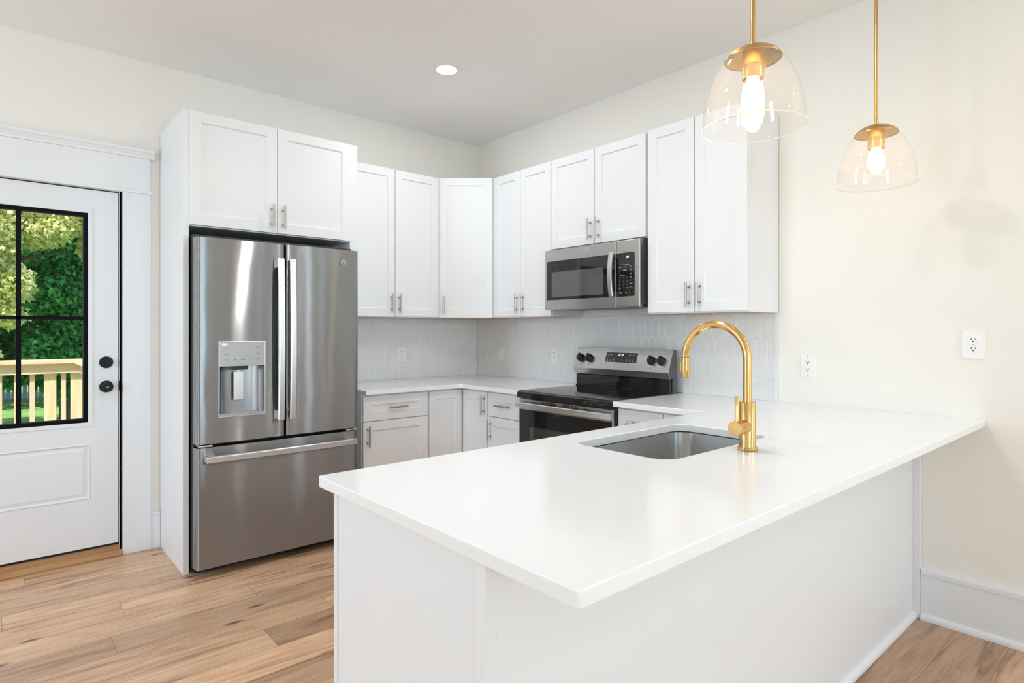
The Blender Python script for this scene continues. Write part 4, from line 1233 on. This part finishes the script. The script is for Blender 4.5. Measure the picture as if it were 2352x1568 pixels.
# ------------------------------------------------------------------ outlets and plates
def outlet(label, Mx, a, z, kind, d0, w=0.070, h=0.115, name='wall_outlet'):
    r = thing(name, label, 'outlet', Mx @ Vector((a, d0, z)), 'white wall outlets and plates')
    sw = Mx @ Matrix(((1, 0, 0, 0), (0, 0, 1, 0), (0, 1, 0, 0), (0, 0, 0, 1)))
    bm = bmesh.new()
    R0 = [(a - w / 2, z - h / 2), (a + w / 2, z - h / 2), (a + w / 2, z + h / 2), (a - w / 2, z + h / 2)]
    lv = [[bm.verts.new((a + (x - a) * s, d0 + dd, z + (zz - z) * s2)) for x, zz in R0] for dd, s, s2 in ((0, 1, 1), (0.003, 1, 1), (0.006, 0.93, 0.957))]
    for p, q in zip(lv, lv[1:]):
        for i in range(4): bm.faces.new((p[i], p[(i + 1) % 4], q[(i + 1) % 4], q[i]))
    bm.faces.new(lv[0]); bm.faces.new(lv[-1])
    xf(bm, bm.verts, Mx)
    obj('cover_plate', bm, M_PLATE, r)
    def scr(zz):
        b = bmesh.new(); lathe(b, [(0, 0), (0.0032, 0), (0.0028, 0.0012), (0, 0.0014)], (0, 0, 0), 14)
        xf(b, b.verts, face_mx(Mx, a, d0 + 0.006, zz)); obj('screw', b, M_POST if kind == 'blank' else M_PANELGREY, r)
    def slots(parent, zz, s=1.0):
        b = bmesh.new()
        dd = d0 + 0.0085
        box(b, a - 0.0075 * s, a - 0.0050 * s, dd - 0.001, dd + 0.0003, zz + 0.000 * s, zz + 0.0085 * s, Mx=Mx)
        box(b, a + 0.0052 * s, a + 0.0075 * s, dd - 0.001, dd + 0.0003, zz + 0.001 * s, zz + 0.0080 * s, Mx=Mx)
        prism(b, [(a + 0.0030 * s * math.cos(2 * PI * i / 12), zz - 0.0055 * s + 0.0030 * s * math.sin(2 * PI * i / 12)) for i in range(12)], dd - 0.001, dd + 0.0003, Mx=sw)
        obj('slots', b, M_SLOT, parent)
    if kind == 'decora':
        o = obj('receptacle', prism(bmesh.new(), round_rect(a - 0.0165, a + 0.0165, z - 0.0335, z + 0.0335, 0.002), d0 + 0.005, d0 + 0.0085, Mx=sw), M_PLATE, r)
        slots(o, z + 0.0195); slots(o, z - 0.0175)
        scr(z + 0.0485); scr(z - 0.0485)
    elif kind == 'duplex':
        for q in (0.0195, -0.0195):
            o = obj('receptacle', prism(bmesh.new(), round_rect(a - 0.0172, a + 0.0172, z + q - 0.0143, z + q + 0.0143, 0.0125), d0 + 0.005, d0 + 0.0085, Mx=sw), M_PLATE, r)
            slots(o, z + q + 0.001, 1.05)
        scr(z)
    else:
        obj('insert', prism(bmesh.new(), round_rect(a - 0.0165, a + 0.0165, z - 0.0335, z + 0.0335, 0.002), d0 + 0.005, d0 + 0.0075, Mx=sw), M_PLATE, r)
        scr(z + 0.021); scr(z - 0.021)
    return r
outlet('white wall outlet on the tiles of the left wall beside the refrigerator', FA, -0.7586, 1.1055, 'decora', 0.0095)
outlet('white wall plate with two small screws on the tiles near the corner', FB, 0.3326, 1.1035, 'blank', 0.0095, name='wall_plate')
outlet('white wall outlet on the tiles just left of the range', FB, 0.9464, 1.1037, 'decora', 0.0095)
outlet('slim white outlet on the bare cream wall just right of the tiles', FB, 2.7562, 1.1075, 'decora', 0.0, 0.074, 0.117)
outlet('large white duplex outlet on the cream wall above the far end of the peninsula', FB, 3.4376, 1.2310, 'duplex', 0.0, 0.082, 0.122)

# ------------------------------------------------------------------ pendants
def pendant(label, x, y):
    zr = 1.894
    r = thing('pendant_light', label, 'pendant light', (x, y, zr), 'pendant lights over the peninsula')
    bm = bmesh.new()
    R = 0.143
    # outer glass bell profile, rim up to the collar
    prof = []
    for i in range(22):
        t = i / 21
        q = math.sin(t * PI / 2)
        rr = R * math.sqrt(1 - (0.8417 * q) ** 2)
        z = zr + 0.206 * q
        prof.append((rr, z))
    top_r, top_z = prof[-1]
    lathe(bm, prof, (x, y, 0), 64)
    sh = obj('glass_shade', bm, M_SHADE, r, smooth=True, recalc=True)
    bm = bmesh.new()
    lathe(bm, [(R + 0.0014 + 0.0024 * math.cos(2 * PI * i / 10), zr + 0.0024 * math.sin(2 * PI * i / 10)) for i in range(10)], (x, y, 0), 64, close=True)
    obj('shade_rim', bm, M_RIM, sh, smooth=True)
    bm = bmesh.new()
    cr = top_r + 0.002
    lathe(bm, [(cr, top_z - 0.004), (cr, top_z + 0.001), (cr * 0.85, top_z + 0.014), (cr * 0.62, top_z + 0.026), (cr * 0.35, top_z + 0.034), (0.012, top_z + 0.037), (0.0, top_z + 0.037), (0.0, top_z + 0.033), (cr * 0.35, top_z + 0.030), (cr * 0.60, top_z + 0.023), (cr * 0.83, top_z + 0.011), (cr - 0.002, top_z - 0.003)], (x, y, 0), 48, close=False)
    obj('canopy_cap', bm, M_GOLDD, r, smooth='auto')
    bm = bmesh.new()
    tube(bm, [(x, y, top_z + 0.034), (x, y, CEIL - 0.018)], 0.0068, 20)
    tube(bm, [(x, y, top_z + 0.034), (x, y, top_z + 0.046)], 0.0088, 20)
    obj('stem', bm, M_GOLDD, r, smooth='auto')
    bm = bmesh.new()
    lathe(bm, [(0, CEIL - 0.022), (0.055, CEIL - 0.020), (0.062, CEIL - 0.012), (0.062, CEIL - 0.0005), (0, CEIL - 0.0005)], (x, y, 0), 40)
    obj('ceiling_canopy', bm, M_GOLDD, r, smooth='auto')
    bm = bmesh.new()
    zs = top_z + 0.026
    lathe(bm, [(0, zs), (0.0290, zs), (0.0290, zs - 0.044), (0.0302, zs - 0.045), (0.0302, zs - 0.050), (0.0290, zs - 0.051), (0.0290, zs - 0.056), (0.0302, zs - 0.057), (0.0302, zs - 0.088), (0.0265, zs - 0.090), (0.022, zs - 0.078), (0, zs - 0.078)], (x, y, 0), 40)
    obj('socket', bm, M_GOLD, r, smooth='auto')
    bm = bmesh.new()
    zb = zs - 0.082
    lathe(bm, [(0.0, zb + 0.006), (0.0150, zb + 0.005), (0.0165, zb - 0.008), (0.0225, zb - 0.026), (0.0300, zb - 0.044), (0.0330, zb - 0.060), (0.0315, zb - 0.076), (0.0245, zb - 0.089), (0.0125, zb - 0.0965), (0, zb - 0.098)], (x, y, 0), 32)
    obj('bulb', bm, M_BULB, r, smooth=True)
    return r
pendant('brass pendant with clear glass bell shade, the nearer and larger-looking one hanging before the cabinets', -1.4642, -3.2)
pendant('brass pendant with clear glass bell shade hanging before the bare cream wall', -0.4249, -3.2)

# ------------------------------------------------------------------ recessed ceiling lights
def can(label, x, y, watts):
    r = thing('ceiling_light', label, 'ceiling light', (x, y, CEIL - 0.006), 'recessed ceiling lights')
    bm = bmesh.new()
    lathe(bm, [(0.076, CEIL - 0.0005), (0.078, CEIL - 0.003), (0.074, CEIL - 0.006), (0.064, CEIL - 0.006), (0.060, CEIL - 0.002), (0.060, CEIL - 0.0005)], (x, y, 0), 48)
    obj('trim_ring', bm, M_TRIM, r, smooth='auto')
    bm = bmesh.new()
    lathe(bm, [(0.0605, CEIL - 0.0025), (0.0, CEIL - 0.0035)], (x, y, 0), 48)
    obj('lens', bm, M_LENS, r)
    ldt = bpy.data.lights.new('can_light', 'AREA'); ldt.shape = 'DISK'; ldt.size = 0.115; ldt.energy = watts; ldt.color = CAN_COLOR
    lo = bpy.data.objects.new('can_light', ldt); COL.objects.link(lo)
    lo.parent = r; lo.location = (0, 0, -0.002)
    return r
can('round recessed ceiling light above the corner of the kitchen', -1.083, -1.082, CAN_WATTS * 0.75)
for lab, x, y in (('recessed ceiling light over the inner edge of the peninsula near the range', -1.45, -2.60), ('recessed ceiling light over the left end of the peninsula', -2.36, -2.40)):
    can(lab, x, y, CAN_WATTS * 1.0)
for lab, x, y, w in (('recessed ceiling light behind the camera near the right wall', -0.62, -5.6, 6.0), ('recessed ceiling light past the peninsula close to the right wall', -0.35, -4.6, 2.0),
                     ('recessed ceiling light behind the camera in mid room', -3.4, -5.6, 1.0), ('recessed ceiling light near the left end of the room', -5.4, -2.6, 1.0), ('recessed ceiling light at the far rear left of the room', -5.4, -5.6, 1.0)):
    can(lab, x, y, w)

# ------------------------------------------------------------------ outside: deck, railing, yard
GZ = -0.62
bm = bmesh.new()
for i in range(19): box(bm, -6.0, 0.5, 0.16 + i * 0.145, 0.16 + i * 0.145 + 0.138, -0.075, -0.05)
box(bm, -6.0, 0.5, 2.90, 2.94, -0.30, -0.076)
for x in (-5.9, -4.2, -2.5, -0.8, 0.4): box(bm, x, x + 0.09, 2.78, 2.87, GZ, -0.076)
tag(obj('deck', bm, M_PINE, base=(-2.8, 1.5, -0.05)), 'pale timber deck outside the glazed door', 'deck')
rl = thing('deck_railing', 'pale treated timber railing seen through the door glass', 'railing', (-2.8, 2.8, -0.05))
obj('cap_rail', bx(-6.0, -2.505, 2.72, 2.86, 0.988, 1.026), M_PINE, rl, bevel=0.004)
obj('top_rail', bx(-6.0, -2.53, 2.765, 2.803, 0.898, 0.988), M_PINE, rl, bevel=0.003)
obj('bottom_rail', bx(-6.0, -2.53, 2.765, 2.803, 0.05, 0.139), M_PINE, rl, bevel=0.003)
for x0, x1 in ((-2.815, -2.727), (-2.618, -2.53), (-4.62, -4.532)):
    obj('post', bx(x0, x1, 2.803, 2.892, -0.05, 0.987), M_PINEV, rl, bevel=0.004)
xs = [-3.146, -3.028, -2.9195, -2.692]
x = -3.264
while x > -5.95:
    xs.append(x); x -= 0.118
for x in xs:
    obj('baluster', bx(x, x + 0.036, 2.8035, 2.838, 0.06, 0.985), M_BALUST, rl, bevel=0.002)
rb2 = thing('deck_railing', 'short return of the timber railing running back to the house', 'railing', (-2.55, 1.5, -0.05))
obj('cap_rail', bx(-2.605, -2.465, 0.14, 2.71, 0.988, 1.026), M_PINE, rb2, bevel=0.004)
obj('top_rail', bx(-2.555, -2.515, 0.14, 2.71, 0.898, 0.988), M_PINE, rb2)
lawn = struct('lawn', bx(-40, 30, 0.2, 60, GZ - 0.1, GZ), M_GRASS)

def leaves(name, mat, parent, blobs, size, seed):
    """blobs: (cx, cy, cz, rx, ry, rz, count). Each leaf is a folded four-lobed blade of its own."""
    rs = np.random.RandomState(seed)
    V, Fc = [], []
    for cx, cy, cz, rx, ry, rz, cnt in blobs:
        d = rs.normal(size=(cnt, 3)); d /= np.linalg.norm(d, axis=1)[:, None]
        rad = rs.uniform(0.25, 1.0, cnt) ** 0.55
        c = np.array([cx, cy, cz]) + d * rad[:, None] * np.array([rx, ry, rz])
        a = rs.normal(size=(cnt, 3)); a[:, 2] -= 0.8; a /= np.linalg.norm(a, axis=1)[:, None]
        b = rs.normal(size=(cnt, 3)); b -= a * (a * b).sum(1)[:, None]; b /= np.linalg.norm(b, axis=1)[:, None]
        nn = np.cross(a, b)
        s = size * rs.uniform(0.65, 1.3, cnt)[:, None]
        base = sum(len(v) for v in V)
        pts = np.stack([c, c + a * s * 0.35 + b * s * 0.48 + nn * s * 0.12, c + a * s * 0.55 + b * s * 0.22, c + a * s, c + a * s * 0.55 - b * s * 0.22, c + a * s * 0.35 - b * s * 0.48 + nn * s * 0.12], 1)
        V.append(pts.reshape(-1, 3))
        idx = base + np.arange(cnt)[:, None] * 6
        Fc.append(np.concatenate([np.stack([idx[:, 0], idx[:, 0] + 1, idx[:, 0] + 2, idx[:, 0] + 3], 1), np.stack([idx[:, 0], idx[:, 0] + 3, idx[:, 0] + 4, idx[:, 0] + 5], 1)]))
    V = np.concatenate(V) - np.array(wloc(parent)); Fc = np.concatenate(Fc)
    me = bpy.data.meshes.new(name)
    me.from_pydata(V.tolist(), [], Fc.tolist())
    me.materials.append(mat)
    o = bpy.data.objects.new(name, me); COL.objects.link(o); o.parent = parent
    return o

def tree(label, x, y, h, leafm, blobs, size, seed, tr=0.16):
    t = thing('tree', label, 'tree', (x, y, GZ), 'trees in the back garden')
    rs = random.Random(seed)
    bm = bmesh.new()
    tube(bm, [(x, y, GZ - 0.05), (x + 0.05, y, GZ + h * 0.3), (x - 0.06, y + 0.08, GZ + h * 0.6), (x + 0.05, y, GZ + h)], tr, 12, radii=[tr * 1.3, tr, tr * 0.7, tr * 0.25])
    for bl in blobs[:9]:
        z0 = GZ + h * rs.uniform(0.3, 0.6)
        tube(bm, [(x, y, z0), ((x + bl[0]) / 2, (y + bl[1]) / 2, (z0 + bl[2]) / 2 + 0.15), (bl[0], bl[1], bl[2])], tr * 0.3, 8, radii=[tr * 0.42, tr * 0.25, tr * 0.08])
    obj('trunk', bm, M_BARK, t, smooth='auto')
    leaves('foliage', leafm, t, blobs, size, seed)
    return t
yb = [(-3.6, 6.6, 2.6, 0.75, 0.6, 0.95, 2600), (-3.2, 6.9, 3.1, 0.75, 0.6, 0.55, 2000), (-2.75, 6.8, 2.75, 0.5, 0.4, 0.28, 700), (-2.35, 7.0, 3.0, 0.5, 0.4, 0.30, 700), (-2.0, 7.2, 2.6, 0.20, 0.3, 0.22, 160), (-2.98, 6.6, 1.95, 0.28, 0.35, 0.30, 420),
      (-3.0, 6.7, 1.55, 0.18, 0.3, 0.20, 160), (-4.6, 6.5, 2.8, 1.0, 0.9, 1.1, 2600), (-3.0, 7.2, 4.0, 1.6, 1.0, 0.9, 2600), (-3.25, 6.4, 1.0, 0.16, 0.3, 0.25, 130)]
yb = [b[:6] + (int(b[6] * 3.2),) for b in yb]
tree('yellow-green maple nearest the deck, its pale leaves filling the upper left panes', -4.3, 6.9, 4.2, M_LEAFY, yb, 0.075, 5, 0.12)
gb = []
rs = random.Random(11)
for i in range(60):
    gb.append((rs.uniform(-4.0, -1.3), rs.uniform(8.6, 9.6), rs.uniform(0.35, 4.6), rs.uniform(0.35, 0.55), rs.uniform(0.3, 0.5), rs.uniform(0.3, 0.45), 1300))
for i in range(46):
    gb.append((rs.uniform(-5.2, 0.8), rs.uniform(9.0, 10.6), rs.uniform(0.55, 5.0), rs.uniform(0.45, 0.8), rs.uniform(0.4, 0.7), rs.uniform(0.35, 0.6), 700))
tree('deep green broadleaf tree behind the maple and railing', -2.0, 9.8, 5.5, M_LEAFG, gb, 0.095, 21, 0.2)
bb = []
for i in range(40):
    bb.append((rs.uniform(-8.5, 3.0), rs.uniform(14, 16.5), rs.uniform(0.4, 7.5), rs.uniform(0.8, 1.3), rs.uniform(0.6, 1.0), rs.uniform(0.6, 0.9), 420))
tree('bluish green tree line at the back of the garden', -0.8, 15.2, 8.0, M_LEAFB, bb, 0.24, 33, 0.25)
fn = thing('garden_fence', 'pale blue picket fence far behind the railing', 'fence', (-3, 17.5, GZ))
bm = bmesh.new()
for i in range(110): box(bm, -9 + i * 0.12, -9 + i * 0.12 + 0.09, 17.5, 17.53, GZ, GZ + 1.7)
obj('picket', bm, M_FENCE, fn)
bm = bx(-9, 4.2, 17.53, 17.57, GZ + 0.4, GZ + 0.5); box(bm, -9, 4.2, 17.53, 17.57, GZ + 1.3, GZ + 1.4)
obj('fence_rail', bm, M_FENCE, fn)
rs = random.Random(4)
for i, (x, y) in enumerate(((-2.95, 8.0), (-2.68, 8.15), (-2.42, 7.9), (-2.66, 7.6), (-2.2, 8.2), (-3.2, 8.3))):
    bm = bmesh.new()
    bmesh.ops.create_icosphere(bm, subdivisions=2, radius=1)
    s = rs.uniform(0.055, 0.085)
    for v in bm.verts: v.co = Vector((v.co.x * s * 1.4, v.co.y * s, v.co.z * s * 0.8)) * (1 + 0.25 * math.sin(v.co.x * 4 + i) * math.cos(v.co.y * 5))
    bmesh.ops.translate(bm, verts=bm.verts, vec=(x, y, GZ + s * 0.55))
    tag(obj('rock', bm, M_ROCK, base=(x, y, GZ)), 'grey rock in the loose row on the lawn beyond the railing', 'rock', 'rocks on the lawn')
